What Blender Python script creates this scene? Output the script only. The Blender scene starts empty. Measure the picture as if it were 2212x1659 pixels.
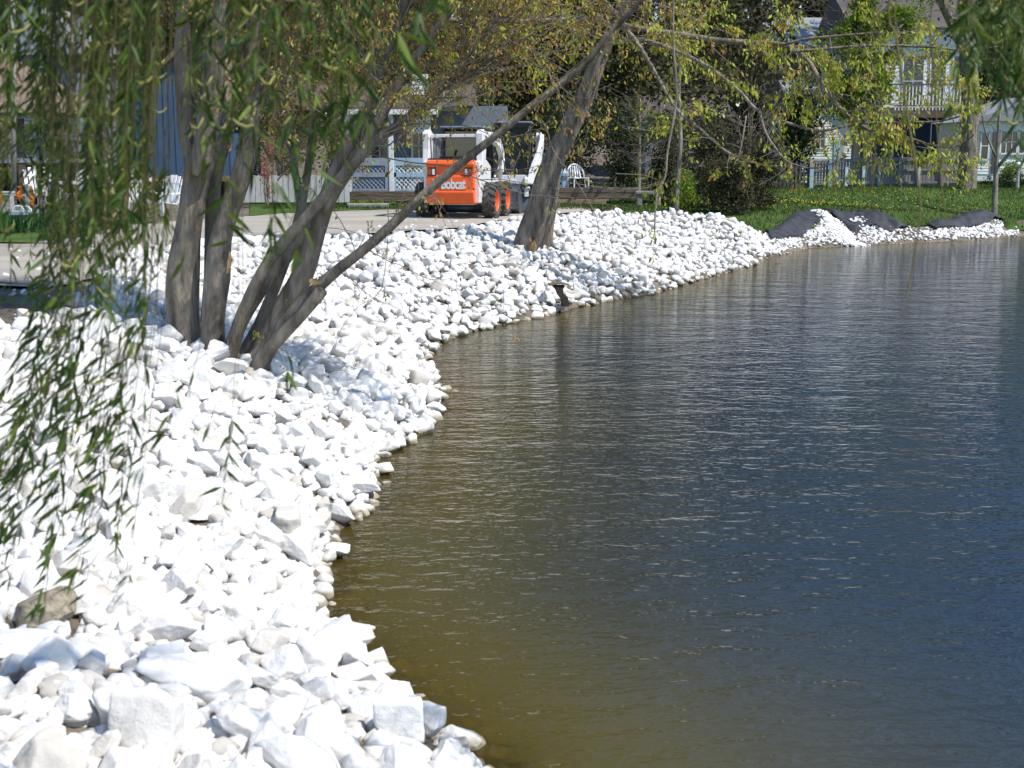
import bpy, math, random
import numpy as np
from mathutils import Vector, Matrix, noise as mnoise
R = math.radians
sc = bpy.context.scene
rnd = random.Random(7); rng = np.random.default_rng(11)

# ------------------------------------------------------------------ camera, sky, sun
CAMZ = 2.45; PITCH = R(9.83); FPX = 1333.0
cam_d = bpy.data.cameras.new('camera'); cam = bpy.data.objects.new('camera', cam_d)
sc.collection.objects.link(cam); sc.camera = cam
cam.location = (0, 0, CAMZ); cam.rotation_euler = (R(90) - PITCH, 0, 0)
cam_d.sensor_width = 36; cam_d.lens = FPX * 36 / 1024
cam_d.clip_start = 0.05; cam_d.clip_end = 3000
cam_d.dof.use_dof = True; cam_d.dof.focus_distance = 19; cam_d.dof.aperture_fstop = 5.6
SUN_EL, SUN_AZ = R(54), R(118)          # azimuth clockwise from +Y
w = bpy.data.worlds.new('World'); sc.world = w; w.use_nodes = True
nt = w.node_tree; bg = nt.nodes['Background']
sky = nt.nodes.new('ShaderNodeTexSky'); sky.sky_type = 'NISHITA'; sky.sun_disc = False
sky.sun_elevation = SUN_EL; sky.sun_rotation = SUN_AZ; sky.air_density = 1.0; sky.dust_density = 0.0; sky.ozone_density = 4.5
nt.links.new(sky.outputs[0], bg.inputs[0]); bg.inputs[1].default_value = 0.148
sl = bpy.data.lights.new('sun', 'SUN'); sl.energy = 4.7; sl.angle = R(0.53); sl.color = (1.0, 0.955, 0.89)
so = bpy.data.objects.new('sun', sl); sc.collection.objects.link(so)
SDIR = Vector((math.sin(SUN_AZ) * math.cos(SUN_EL), math.cos(SUN_AZ) * math.cos(SUN_EL), math.sin(SUN_EL)))
so.rotation_euler = SDIR.to_track_quat('Z', 'Y').to_euler()
sc.view_settings.view_transform = 'Standard'; sc.view_settings.look = 'None'
sc.view_settings.exposure = 0.27; sc.view_settings.gamma = 1
sc.cycles.max_bounces = 8; sc.cycles.transparent_max_bounces = 12
sc.cycles.caustics_reflective = False; sc.cycles.caustics_refractive = False

# ------------------------------------------------------------------ helpers
K = 1024 / 2212.0
CP, SP = math.cos(PITCH), math.sin(PITCH)
def ray(x, y):
    a = (x * K - 512) / FPX; b = (384 - y * K) / FPX
    return a, CP + b * SP, -SP + b * CP
def W(x, y, Y):
    a, f, u = ray(x, y); t = Y / f
    return Vector((a * t, Y, CAMZ + u * t))
def G(x, y, z):
    a, f, u = ray(x, y); t = (z - CAMZ) / u
    return Vector((a * t, f * t, z))
def PM(Y): return FPX / K / Y           # picture units per metre at depth Y
def link(o, parent=None):
    sc.collection.objects.link(o)
    if parent is not None: o.parent = parent
    return o
def tag(o, label=None, cat=None, group=None, kind=None):
    if label: o['label'] = label
    if cat: o['category'] = cat
    if group: o['group'] = group
    if kind: o['kind'] = kind
    return o
def thing(name, label, cat, loc=(0, 0, 0), rz=0, group=None):
    o = bpy.data.objects.new(name, None); o.empty_display_size = .3
    link(o); o.location = loc; o.rotation_euler = (0, 0, rz)
    return tag(o, label, cat, group)
def fast_mesh(name, verts, faces):
    """faces: list of int arrays (n,k)"""
    me = bpy.data.meshes.new(name); verts = np.asarray(verts, dtype=np.float32)
    me.vertices.add(len(verts)); me.vertices.foreach_set('co', verts.ravel())
    li = np.concatenate([f.ravel() for f in faces]).astype(np.int32)
    tot = np.concatenate([np.full(len(f), f.shape[1]) for f in faces]).astype(np.int32)
    st = np.concatenate([[0], np.cumsum(tot)[:-1]]).astype(np.int32)
    me.loops.add(len(li)); me.loops.foreach_set('vertex_index', li)
    me.polygons.add(len(tot)); me.polygons.foreach_set('loop_start', st)
    try: me.polygons.foreach_set('loop_total', tot)
    except Exception: pass
    me.update(calc_edges=True); return me
def fattr(me, name, vals):
    a = me.attributes.new(name, 'FLOAT', 'POINT'); a.data.foreach_set('value', np.asarray(vals, dtype=np.float32))
def mesh_obj(name, me, m, parent=None, smooth=False, loc=None):
    o = bpy.data.objects.new(name, me)
    if m is not None: me.materials.append(m)
    if smooth: me.polygons.foreach_set('use_smooth', [True] * len(me.polygons))
    link(o, parent)
    if loc is not None: o.location = loc
    return o
class MB:
    def __init__(s): s.v = []; s.f = []; s.off = Vector((0, 0, 0))
    def add(s, vs, fs):
        n = len(s.v); s.v += [Vector(v) - s.off for v in vs]; s.f += [tuple(i + n for i in f) for f in fs]; return s
    def box(s, a, b, M=None):
        x0, y0, z0 = a; x1, y1, z1 = b
        vs = [(x0,y0,z0),(x1,y0,z0),(x1,y1,z0),(x0,y1,z0),(x0,y0,z1),(x1,y0,z1),(x1,y1,z1),(x0,y1,z1)]
        if M is not None: vs = [M @ Vector(v) for v in vs]
        return s.add(vs, [(0,3,2,1),(4,5,6,7),(0,1,5,4),(1,2,6,5),(2,3,7,6),(3,0,4,7)])
    def bar(s, p, q, w, h=None, up=(0, 0, 1)):
        p, q = Vector(p), Vector(q); h = h or w; d = (q - p); L = d.length; d.normalize()
        up = Vector(up)
        if abs(d.dot(up)) > .98: up = Vector((0, 1, 0))
        sx = d.cross(up).normalized(); sz = sx.cross(d)
        vs = []
        for t in (p, q):
            for a, b in ((-1,-1),(1,-1),(1,1),(-1,1)): vs.append(t + sx * a * w / 2 + sz * b * h / 2)
        return s.add(vs, [(0,3,2,1),(4,5,6,7),(0,1,5,4),(1,2,6,5),(2,3,7,6),(3,0,4,7)])
    def prism(s, pts, x0, x1, axis='x'):
        n = len(pts)
        mk = {'x': lambda t, p: (t, p[0], p[1]), 'y': lambda t, p: (p[0], t, p[1]), 'z': lambda t, p: (p[0], p[1], t)}[axis]
        vs = [mk(x0, p) for p in pts] + [mk(x1, p) for p in pts]
        return s.add(vs, [tuple(range(n))[::-1], tuple(range(n, 2 * n))] + [(i, (i + 1) % n, n + (i + 1) % n, n + i) for i in range(n)])
    def tube(s, pts, rad, k=8, caps=True, wob=0, seed=0):
        pts = [Vector(p) for p in pts]; n = len(pts)
        rad = rad if hasattr(rad, '__len__') else [rad] * n
        d0 = (pts[1] - pts[0]).normalized()
        ref = Vector((0, 1, 0)) if abs(d0.y) < .9 else Vector((1, 0, 0))
        a = d0.cross(ref).normalized(); vs = []; fs = []
        for i in range(n):
            d = (pts[min(i + 1, n - 1)] - pts[max(i - 1, 0)]).normalized()
            a = (a - d * a.dot(d)).normalized(); b = d.cross(a)
            for j in range(k):
                t = 2 * math.pi * j / k; r = rad[i]
                if wob: r *= 1 + wob * mnoise.noise(Vector((math.cos(t) * 1.6 + seed, math.sin(t) * 1.6, i * .22)))
                vs.append(pts[i] + (a * math.cos(t) + b * math.sin(t)) * r)
        for i in range(n - 1):
            for j in range(k):
                fs.append((i * k + j, i * k + (j + 1) % k, (i + 1) * k + (j + 1) % k, (i + 1) * k + j))
        if caps: fs += [tuple(range(k))[::-1], tuple(range((n - 1) * k, n * k))]
        return s.add(vs, fs)
    def build(s, name, m, parent=None, smooth=False, bevel=0):
        me = bpy.data.meshes.new(name); me.from_pydata([tuple(v) for v in s.v], [], s.f); me.update()
        o = mesh_obj(name, me, m, parent, smooth)
        if bevel:
            b = o.modifiers.new('bevel', 'BEVEL'); b.width = bevel; b.segments = 2; b.limit_method = 'ANGLE'
        return o
def smooth_line(pts, rad, step):
    """catmull-rom through pts with radii"""
    P = [Vector(p) for p in pts]; P = [P[0] * 2 - P[1]] + P + [P[-1] * 2 - P[-2]]; rr = [rad[0]] + list(rad) + [rad[-1]]
    out, ro = [], []
    for i in range(1, len(P) - 2):
        L = (P[i + 1] - P[i]).length; n = max(2, int(L / step))
        for j in range(n):
            t = j / n; a, b, c, d = P[i - 1], P[i], P[i + 1], P[i + 2]
            out.append(.5 * ((2 * b) + (c - a) * t + (2 * a - 5 * b + 4 * c - d) * t * t + (3 * b - a - 3 * c + d) * t ** 3))
            ro.append(rr[i] * (1 - t) + rr[i + 1] * t)
    out.append(P[-2]); ro.append(rr[-2]); return out, ro

# ------------------------------------------------------------------ materials
def mat(name, col=(.5, .5, .5), rough=.7, metal=0, col2=None, nscale=5, bump=0, bscale=20, stretch=(1, 1, 1), spec=.5, trans=0, tint=None, objrand=None, coat=0, detail=4, ramp=(.35, .65)):
    m = bpy.data.materials.new(name); m.use_nodes = True; t = m.node_tree; N = t.nodes; L = t.links
    p = N['Principled BSDF']; p.inputs['Roughness'].default_value = rough; p.inputs['Metallic'].default_value = metal
    p.inputs['Specular IOR Level'].default_value = spec; p.inputs['Coat Weight'].default_value = coat
    p.inputs['Base Color'].default_value = (*col, 1)
    tc = N.new('ShaderNodeTexCoord'); mp = N.new('ShaderNodeMapping'); mp.inputs['Scale'].default_value = stretch
    L.new(tc.outputs['Object'], mp.inputs[0]); out = None
    if col2 is not None:
        n = N.new('ShaderNodeTexNoise'); n.inputs['Scale'].default_value = nscale; n.inputs['Detail'].default_value = detail
        n.inputs['Roughness'].default_value = .62; L.new(mp.outputs[0], n.inputs['Vector'])
        r = N.new('ShaderNodeMapRange'); r.inputs[1].default_value = ramp[0]; r.inputs[2].default_value = ramp[1]
        L.new(n.outputs['Fac'], r.inputs[0])
        mx = N.new('ShaderNodeMix'); mx.data_type = 'RGBA'; L.new(r.outputs[0], mx.inputs[0])
        mx.inputs[6].default_value = (*col, 1); mx.inputs[7].default_value = (*col2, 1); out = mx.outputs[2]
    if tint is not None:      # per-leaf / per-stone attribute
        a = N.new('ShaderNodeAttribute'); a.attribute_name = 'tint'
        mx = N.new('ShaderNodeMix'); mx.data_type = 'RGBA'; L.new(a.outputs['Fac'], mx.inputs[0])
        if out: L.new(out, mx.inputs[6])
        else: mx.inputs[6].default_value = (*col, 1)
        mx.inputs[7].default_value = (*tint, 1); out = mx.outputs[2]
    if objrand is not None:
        a = N.new('ShaderNodeObjectInfo'); mx = N.new('ShaderNodeMix'); mx.data_type = 'RGBA'
        pw = N.new('ShaderNodeMath'); pw.operation = 'POWER'; pw.inputs[1].default_value = 5; L.new(a.outputs['Random'], pw.inputs[0])
        L.new(pw.outputs[0], mx.inputs[0])
        if out: L.new(out, mx.inputs[6])
        else: mx.inputs[6].default_value = (*col, 1)
        mx.inputs[7].default_value = (*objrand, 1); out = mx.outputs[2]
    if out: L.new(out, p.inputs['Base Color'])
    if bump:
        n = N.new('ShaderNodeTexNoise'); n.inputs['Scale'].default_value = bscale; n.inputs['Detail'].default_value = 6
        n.inputs['Roughness'].default_value = .65; L.new(mp.outputs[0], n.inputs['Vector'])
        b = N.new('ShaderNodeBump'); b.inputs['Strength'].default_value = min(1, bump); b.inputs['Distance'].default_value = .05 * max(1, bump)
        L.new(n.outputs['Fac'], b.inputs['Height']); L.new(b.outputs[0], p.inputs['Normal'])
    if trans:
        tr = N.new('ShaderNodeBsdfTranslucent'); ms = N.new('ShaderNodeMixShader'); ms.inputs[0].default_value = trans
        if out: L.new(out, tr.inputs[0])
        else: tr.inputs[0].default_value = (*col, 1)
        L.new(p.outputs[0], ms.inputs[1]); L.new(tr.outputs[0], ms.inputs[2]); L.new(ms.outputs[0], N['Material Output'].inputs[0])
    return m
M = {}
M['rock'] = mat('white_limestone', (.83, .82, .80), .9, col2=(.72, .705, .675), nscale=7, bump=.3, bscale=22, tint=(.46, .43, .38), spec=.2)
M['rock_one'] = mat('white_limestone_block', (.83, .82, .80), .9, col2=(.71, .695, .66), nscale=2.4, bump=.32, bscale=5, objrand=(.50, .46, .40), spec=.2)
def wet_band(m):      # damp, algae-stained foot of the stones at the water level
    N = m.node_tree.nodes; L = m.node_tree.links; p = N['Principled BSDF']; src = p.inputs['Base Color'].links[0].from_socket
    ge = N.new('ShaderNodeNewGeometry'); sx = N.new('ShaderNodeSeparateXYZ'); L.new(ge.outputs['Position'], sx.inputs[0])
    nz = N.new('ShaderNodeTexNoise'); nz.inputs['Scale'].default_value = 5; L.new(ge.outputs['Position'], nz.inputs['Vector'])
    ad = N.new('ShaderNodeMath'); ad.operation = 'MULTIPLY_ADD'; ad.inputs[1].default_value = -.06; L.new(nz.outputs['Fac'], ad.inputs[0]); L.new(sx.outputs['Z'], ad.inputs[2])
    mr = N.new('ShaderNodeMapRange'); mr.inputs[1].default_value = -.005; mr.inputs[2].default_value = .022; mr.inputs[3].default_value = 1; mr.inputs[4].default_value = 0; L.new(ad.outputs[0], mr.inputs[0])
    mx = N.new('ShaderNodeMix'); mx.data_type = 'RGBA'; mx.blend_type = 'MULTIPLY'; L.new(mr.outputs[0], mx.inputs[0]); L.new(src, mx.inputs[6]); mx.inputs[7].default_value = (.50, .45, .34, 1); L.new(mx.outputs[2], p.inputs['Base Color'])
wet_band(M['rock']); wet_band(M['rock_one'])
M['tan_rock'] = mat('tan_stained_stone', (.55, .46, .33), .9, col2=(.22, .19, .15), nscale=4, bump=.7, bscale=9, spec=.2)
M['gravel'] = mat('white_gravel', (.84, .83, .81), .9, tint=(.5, .47, .42), spec=.2)
M['soil'] = mat('dark_soil', (.11, .09, .068), .95, col2=(.21, .18, .14), nscale=2.2, bump=.9, bscale=9, spec=.1)
M['road'] = mat('packed_gravel_road', (.44, .40, .34), .95, col2=(.27, .24, .2), nscale=.55, bump=.8, bscale=14, spec=.15, detail=8, ramp=(.42, .74), stretch=(.5, 1.6, 1))
M['grass_sheet'] = mat('lawn_turf', (.055, .10, .025), .95, col2=(.10, .155, .035), nscale=.7, bump=1, bscale=20, spec=.1, detail=8)
M['grass'] = mat('grass_blades', (.042, .09, .018), .8, tint=(.085, .115, .032), trans=.25, spec=.2)
M['cloth'] = mat('black_landscape_fabric', (.022, .022, .026), .6, col2=(.05, .05, .056), nscale=3, bump=.5, bscale=7, spec=.4)
M['bark'] = mat('grey_bark', (.45, .385, .30), .95, col2=(.155, .13, .10), nscale=9, bump=1.8, bscale=20, stretch=(1, 1, .22), spec=.15, detail=8)
M['bark2'] = mat('grey_brown_bark', (.38, .325, .26), .95, col2=(.12, .10, .078), nscale=10, bump=2.2, bscale=16, stretch=(1, 1, .2), spec=.15, detail=8)
M['wood_raw'] = mat('torn_yellow_wood', (.62, .40, .18), .8, col2=(.40, .22, .09), nscale=20, stretch=(1, 1, .2), bump=.5)
M['twig'] = mat('grey_twigs', (.30, .26, .215), .9, tint=(.17, .13, .10), spec=.2)
M['twig_dark'] = mat('dark_twigs', (.085, .065, .045), .9, spec=.2)
M['lf_orange'] = mat('orange_spring_leaves', (.42, .22, .07), .6, tint=(.40, .42, .06), trans=.35, spec=.3)
M['lf_yellow'] = mat('yellow_green_spring_leaves', (.40, .47, .05), .6, tint=(.46, .30, .07), trans=.35, spec=.3)
M['lf_lime'] = mat('lime_leaves', (.21, .31, .022), .6, tint=(.11, .20, .02), trans=.4, spec=.3)
M['lf_willow'] = mat('willow_leaves', (.026, .074, .007), .5, tint=(.13, .19, .018), trans=.33, spec=.35)
M['catkin'] = mat('yellow_catkins', (.40, .38, .11), .8, trans=.2)
M['willow_twig'] = mat('willow_twigs', (.13, .11, .035), .8)
M['lf_dark'] = mat('dark_evergreen_leaves', (.028, .055, .018), .7, tint=(.07, .075, .03), trans=.15, spec=.2)
M['lf_brush'] = mat('brown_brush_leaves', (.085, .07, .04), .8, tint=(.06, .085, .025), trans=.15, spec=.2)
M['lf_bg'] = mat('distant_spring_leaves', (.13, .125, .045), .75, tint=(.20, .12, .05), trans=.25, spec=.2)
M['lf_wood'] = mat('distant_wood_leaves', (.075, .07, .035), .85, tint=(.10, .115, .035), trans=.2, spec=.15)
M['lf_pale'] = mat('pale_weeping_leaves', (.45, .47, .14), .7, tint=(.3, .36, .1), trans=.35)
M['iris'] = mat('iris_leaves', (.035, .12, .04), .6, tint=(.06, .18, .04), trans=.25)
M['white'] = mat('white_paint', (.80, .80, .79), .45, col2=(.70, .70, .68), nscale=3)
M['white_m'] = mat('white_machine_paint', (.78, .78, .76), .34, col2=(.48, .45, .40), nscale=6, spec=.5, coat=.15, ramp=(.5, .85), detail=8)
M['orange_m'] = mat('orange_machine_paint', (.86, .115, .012), .38, col2=(.42, .10, .035), nscale=5, coat=.2, ramp=(.5, .85), detail=8)
M['black_m'] = mat('black_machine_paint', (.018, .018, .02), .4)
M['rubber'] = mat('dusty_tyre_rubber', (.10, .092, .085), .9, col2=(.05, .047, .045), nscale=6)
M['steel'] = mat('worn_bucket_steel', (.17, .18, .20), .42, metal=.6, col2=(.10, .10, .11), nscale=3, bump=.1)
M['glass'] = mat('dark_cab_glass', (.012, .02, .026), .05, spec=.8, coat=.5)
M['window'] = mat('house_window_glass', (.02, .025, .03), .08, spec=.8)
M['red_lens'] = mat('red_lens', (.42, .01, .015), .25, coat=.5)
M['clear_lens'] = mat('clear_lens', (.75, .76, .78), .15, coat=.5)
M['bluewall'] = mat('blue_board_wall', (.055, .105, .18), .7, col2=(.042, .085, .15), nscale=2)
M['paleblue'] = mat('pale_blue_paint', (.40, .52, .62), .6, col2=(.34, .45, .55), nscale=3)
M['greyblue'] = mat('grey_blue_siding', (.20, .24, .28), .8, col2=(.16, .19, .23), nscale=2)
M['navy'] = mat('navy_screen', (.018, .035, .075), .7, col2=(.03, .045, .08), nscale=2, stretch=(4, 1, .3))
M['roofgrey'] = mat('grey_shingles', (.30, .32, .35), .9, col2=(.22, .235, .26), nscale=9, bump=.4, bscale=10)
M['roofbrown'] = mat('brown_shingles', (.24, .175, .115), .9, col2=(.15, .11, .08), nscale=9, bump=.5, bscale=10)
M['timber'] = mat('weathered_timber', (.17, .13, .095), .9, col2=(.09, .065, .05), nscale=5, stretch=(.3, 1, 3), bump=.6, bscale=9)
M['timber_new'] = mat('tan_timber', (.34, .235, .14), .9, col2=(.22, .15, .09), nscale=5, stretch=(.3, 1, 3), bump=.5, bscale=9)
M['fence'] = mat('grey_fence_wood', (.27, .25, .235), .9, col2=(.17, .155, .145), nscale=5, stretch=(3, 1, .4), bump=.4)
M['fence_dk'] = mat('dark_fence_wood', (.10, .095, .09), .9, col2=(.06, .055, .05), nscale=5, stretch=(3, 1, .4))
M['boards'] = mat('whitewashed_boards', (.60, .59, .56), .85, col2=(.42, .41, .39), nscale=4, stretch=(3, 1, .3))
M['tanwood'] = mat('tan_lattice', (.36, .29, .20), .85, col2=(.24, .19, .13), nscale=4)
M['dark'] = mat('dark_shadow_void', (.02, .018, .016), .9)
M['concrete'] = mat('grey_concrete', (.38, .37, .34), .9, col2=(.28, .27, .25), nscale=5, bump=.4)
M['ribbon'] = mat('orange_ribbon', (.85, .22, .02), .5, trans=.3)
M['pink'] = mat('pink_ribbon', (.85, .10, .22), .5, trans=.3)
M['rope'] = mat('pale_rope', (.5, .5, .48), .8)
M['bluegrey'] = mat('blue_grey_painted_wood', (.30, .35, .42), .7, col2=(.24, .28, .33), nscale=5)
M['rust'] = mat('rusty_metal', (.045, .03, .022), .85, col2=(.025, .018, .015), nscale=9, bump=.5)
M['rust_rim'] = mat('pale_rusted_rim', (.16, .115, .07), .8)
M['flower'] = mat('yellow_flowers', (.85, .66, .02), .6)
M['redlf'] = mat('red_leaves', (.40, .10, .075), .7, tint=(.5, .2, .1), trans=.3)
M['brownwall'] = mat('brown_grey_siding', (.10, .085, .075), .85, col2=(.07, .06, .055), nscale=2)

# ------------------------------------------------------------------ shoreline and terrain
WL = [(-.5, -9), (.3, 0.5), (.2, 3.4)]
for x, y in [(1020,1659),(880,1560),(820,1490),(750,1420),(690,1360),(672,1300),(690,1200),(712,1130),(775,1110),(800,1050),(790,990),(858,958),(905,930),(925,880),(942,830),(905,775),(930,745),(1000,720),(1080,700),(1180,680),(1250,660),(1400,635),(1500,605),(1600,580),(1650,557),(1740,536),(1900,528),(2100,519),(2212,509)]:
    p = G(x, y, 0); WL.append((p.x, p.y))
WL += [(19, 41.5), (26, 43), (45, 47), (90, 55), (400, 70)]
CRz = [(-5.6, -9, 1.0), (-5.6, 2, 1.0), (-5.0, 7, 1.0)]
for u, v, z in [(0,331,1),(60,325,1),(100,302,1),(118,272,1),(135,256,1),(200,250,1),(260,243,1),(333,241,1),(440,236,1),(500,228,1),(545,219,1),(600,216,1),(708,216,.95),(748,228,.6),(768,236,.4),(786,228,.5),(804,214,.75),(865,214,.75),(898,226,.45),(928,228,.35),(960,222,.45),(983,215,.6),(1004,222,.35),(1024,232,.12)]:
    p = G(u / K, v / K, z); CRz.append((p.x, p.y, z))
CRz += [(19, 43, .3), (26, 44.5, .4), (45, 49, .6), (90, 57, 1), (400, 72, 1)]
WL = np.array(WL); CR = np.array(CRz)
def dist_poly(P, L, vals=None):
    best = np.full(len(P), 1e9); bv = np.zeros(len(P)); sgn = np.zeros(len(P))
    for i in range(len(L) - 1):
        a = L[i, :2]; d = L[i + 1, :2] - a; q = P - a
        t = np.clip((q @ d) / (d @ d), 0, 1); r = q - t[:, None] * d
        dd = np.hypot(r[:, 0], r[:, 1]); m = dd < best
        best[m] = dd[m]
        sgn[m] = np.sign(d[0] * q[m, 1] - d[1] * q[m, 0])
        if vals is not None: bv[m] = (vals[i] + (vals[i + 1] - vals[i]) * t[m])
    return best, sgn, bv
def inside_land(P):
    """point in polygon (land = left of the shoreline, running away from the camera)"""
    poly = np.vstack([WL[:, :2], [[400, 2000], [-2000, 2000], [-2000, -9]]])
    x, y = P[:, 0], P[:, 1]; c = np.zeros(len(P), bool); n = len(poly)
    for i in range(n):
        x1, y1 = poly[i]; x2, y2 = poly[(i + 1) % n]
        if y1 == y2: continue
        m = ((y1 > y) != (y2 > y)) & (x < (x2 - x1) * (y - y1) / (y2 - y1) + x1); c ^= m
    return c
def beyond_crest(P):
    poly = np.vstack([CR[:, :2], [[400, 2000], [-2000, 2000], [-2000, -9]]])
    x, y = P[:, 0], P[:, 1]; c = np.zeros(len(P), bool); n = len(poly)
    for i in range(n):
        x1, y1 = poly[i]; x2, y2 = poly[(i + 1) % n]
        if y1 == y2: continue
        m = ((y1 > y) != (y2 > y)) & (x < (x2 - x1) * (y - y1) / (y2 - y1) + x1); c ^= m
    return c
def sstep(a, b, x): t = np.clip((x - a) / (b - a), 0, 1); return t * t * (3 - 2 * t)
def H(P):
    P = np.atleast_2d(np.asarray(P, float))[:, :2]
    dw, _, _ = dist_poly(P, WL); dc, _, zc = dist_poly(P, CR, CR[:, 2])
    land = inside_land(P); bc = beyond_crest(P) & land
    t = dw / (dw + dc + 1e-6)
    z = zc * np.power(t, .62)
    base = 1.0 + .0 * t
    k = sstep(0, 14, dc)
    zb = zc * (1 - k) + base * k + .03 * np.sin(P[:, 0] * .7) * np.cos(P[:, 1] * .5) * sstep(0, 3, dc)
    z = np.where(bc, zb, z)
    hill = sstep(68, 130, P[:, 1]) * 5.0
    z = np.where(land, z + hill, -np.minimum(1.6, .30 * dw + .05 * dw ** 2))
    return z
def h1(x, y): return float(H([[x, y]])[0])
def axis(a, b, fine, ext):
    core = np.arange(a, b + 1e-6, fine); g = []; s = fine; x = b
    while x < ext: s *= 1.35; x += s; g.append(x)
    l = []; s = fine; x = a
    while x > -ext: s *= 1.35; x -= s; l.append(x)
    return np.array(l[::-1] + list(core) + g)
def grid_mesh(name, xs, ys, zf):
    X, Y = np.meshgrid(xs, ys); P = np.stack([X.ravel(), Y.ravel()], 1); z = zf(P)
    nx, ny = len(xs), len(ys); i = np.arange((nx - 1) * (ny - 1)); r, c = i // (nx - 1), i % (nx - 1); a = r * nx + c
    return fast_mesh(name, np.column_stack([P, z]), [np.stack([a, a + 1, a + 1 + nx, a + nx], 1)]), P, z
gx, gy = axis(-12, 22, .25, 900), axis(0, 50, .25, 900)
def Hn(P):
    z = H(P); b = np.exp(-((P[:, 1] - 25) / 40) ** 2)
    n = np.array([mnoise.noise(Vector((p[0] * 1.7, p[1] * 1.7, 0))) + .5 * mnoise.noise(Vector((p[0] * 4, p[1] * 4, 3))) if abs(p[0]) < 25 and p[1] < 55 else 0 for p in P])
    return z + .022 * n
me, _, _ = grid_mesh('ground', gx, gy, Hn)
tag(mesh_obj('ground', me, M['soil'], smooth=True), kind='structure')

# ribbons lying on the ground (road, lawns)
def ribbon(name, near, far, m, lift, n=90, k=14):
    near = [Vector((p[0], p[1], 0)) for p in near]; far = [Vector((p[0], p[1], 0)) for p in far]
    def resample(L):
        q, _ = smooth_line(L, [1] * len(L), .3); d = [0]
        for i in range(1, len(q)): d.append(d[-1] + (q[i] - q[i - 1]).length)
        d = np.array(d) / d[-1]; t = np.linspace(0, 1, n); A = np.array([[v.x, v.y] for v in q])
        return np.stack([np.interp(t, d, A[:, 0]), np.interp(t, d, A[:, 1])], 1)
    a, b = resample(near), resample(far); P = []
    for j in range(k):
        t = j / (k - 1); row = a * (1 - t) + b * t
        if j in (0, k - 1):
            row = row + np.array([[mnoise.noise(Vector((p[0] * 2.1, p[1] * 2.1, 9))) * .35, mnoise.noise(Vector((p[0] * 2.3, p[1] * 2.3, 5))) * .35] for p in row])
        P.append(row)
    P = np.concatenate(P); z = H(P) + lift
    i = np.arange((n - 1) * (k - 1)); r, c = i // (n - 1), i % (n - 1); q = r * n + c
    me = fast_mesh(name, np.column_stack([P, z]), [np.stack([q, q + 1, q + 1 + n, q + n], 1)])
    return tag(mesh_obj(name, me, m, smooth=True), kind='structure')
def g(x, y, z=1.0): p = G(x, y, z); return (p.x, p.y)
ribbon('gravel_road', [(-16, 10.8), g(-60, 628), g(90, 626), g(200, 606), g(350, 573), g(520, 545), g(720, 513), g(950, 497), g(1100, 478), g(1190, 466), g(1300, 452)],
       [(-40, 23), g(-60, 530), g(60, 528), g(150, 520), g(330, 486), g(560, 466), g(740, 459), g(900, 455), g(1100, 452), g(1240, 449), g(1330, 446)], M['road'], .035, 140, 30)
ribbon('left_lawn', [(-40, 23.3), g(-60, 527), g(60, 525), g(150, 517), g(330, 483)], [(-42, 28), g(-60, 500), g(60, 500), g(150, 497), g(330, 468)], M['grass_sheet'], .03)
ribbon('verge', [g(540, 465), g(740, 457), g(900, 453), g(1100, 450), g(1250, 446.5), g(1330, 444)], [g(540, 437), g(740, 436), g(900, 434), g(1100, 434), g(1250, 432), g(1330, 430)], M['grass_sheet'], .03)
lawn_near = [g(1240, 447), g(1330, 447), (2.6, 32.8), (4.6, 33.4), (5.6, 31.5), (6.4, 34.2)] + [(x, y + .25) for x, y, z in CRz[20:27]] + [(20, 43.3), (27, 45), (45, 49.5), (90, 58)]
lawn_far = [(1.0, 43), (2.4, 43), (4, 46), (6, 50), (9, 60), (13, 68), (18, 70), (26, 72), (40, 75), (60, 78), (90, 80)]
ribbon('lawn', lawn_near, lawn_far, M['grass_sheet'], .03, 150, 60)

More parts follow.
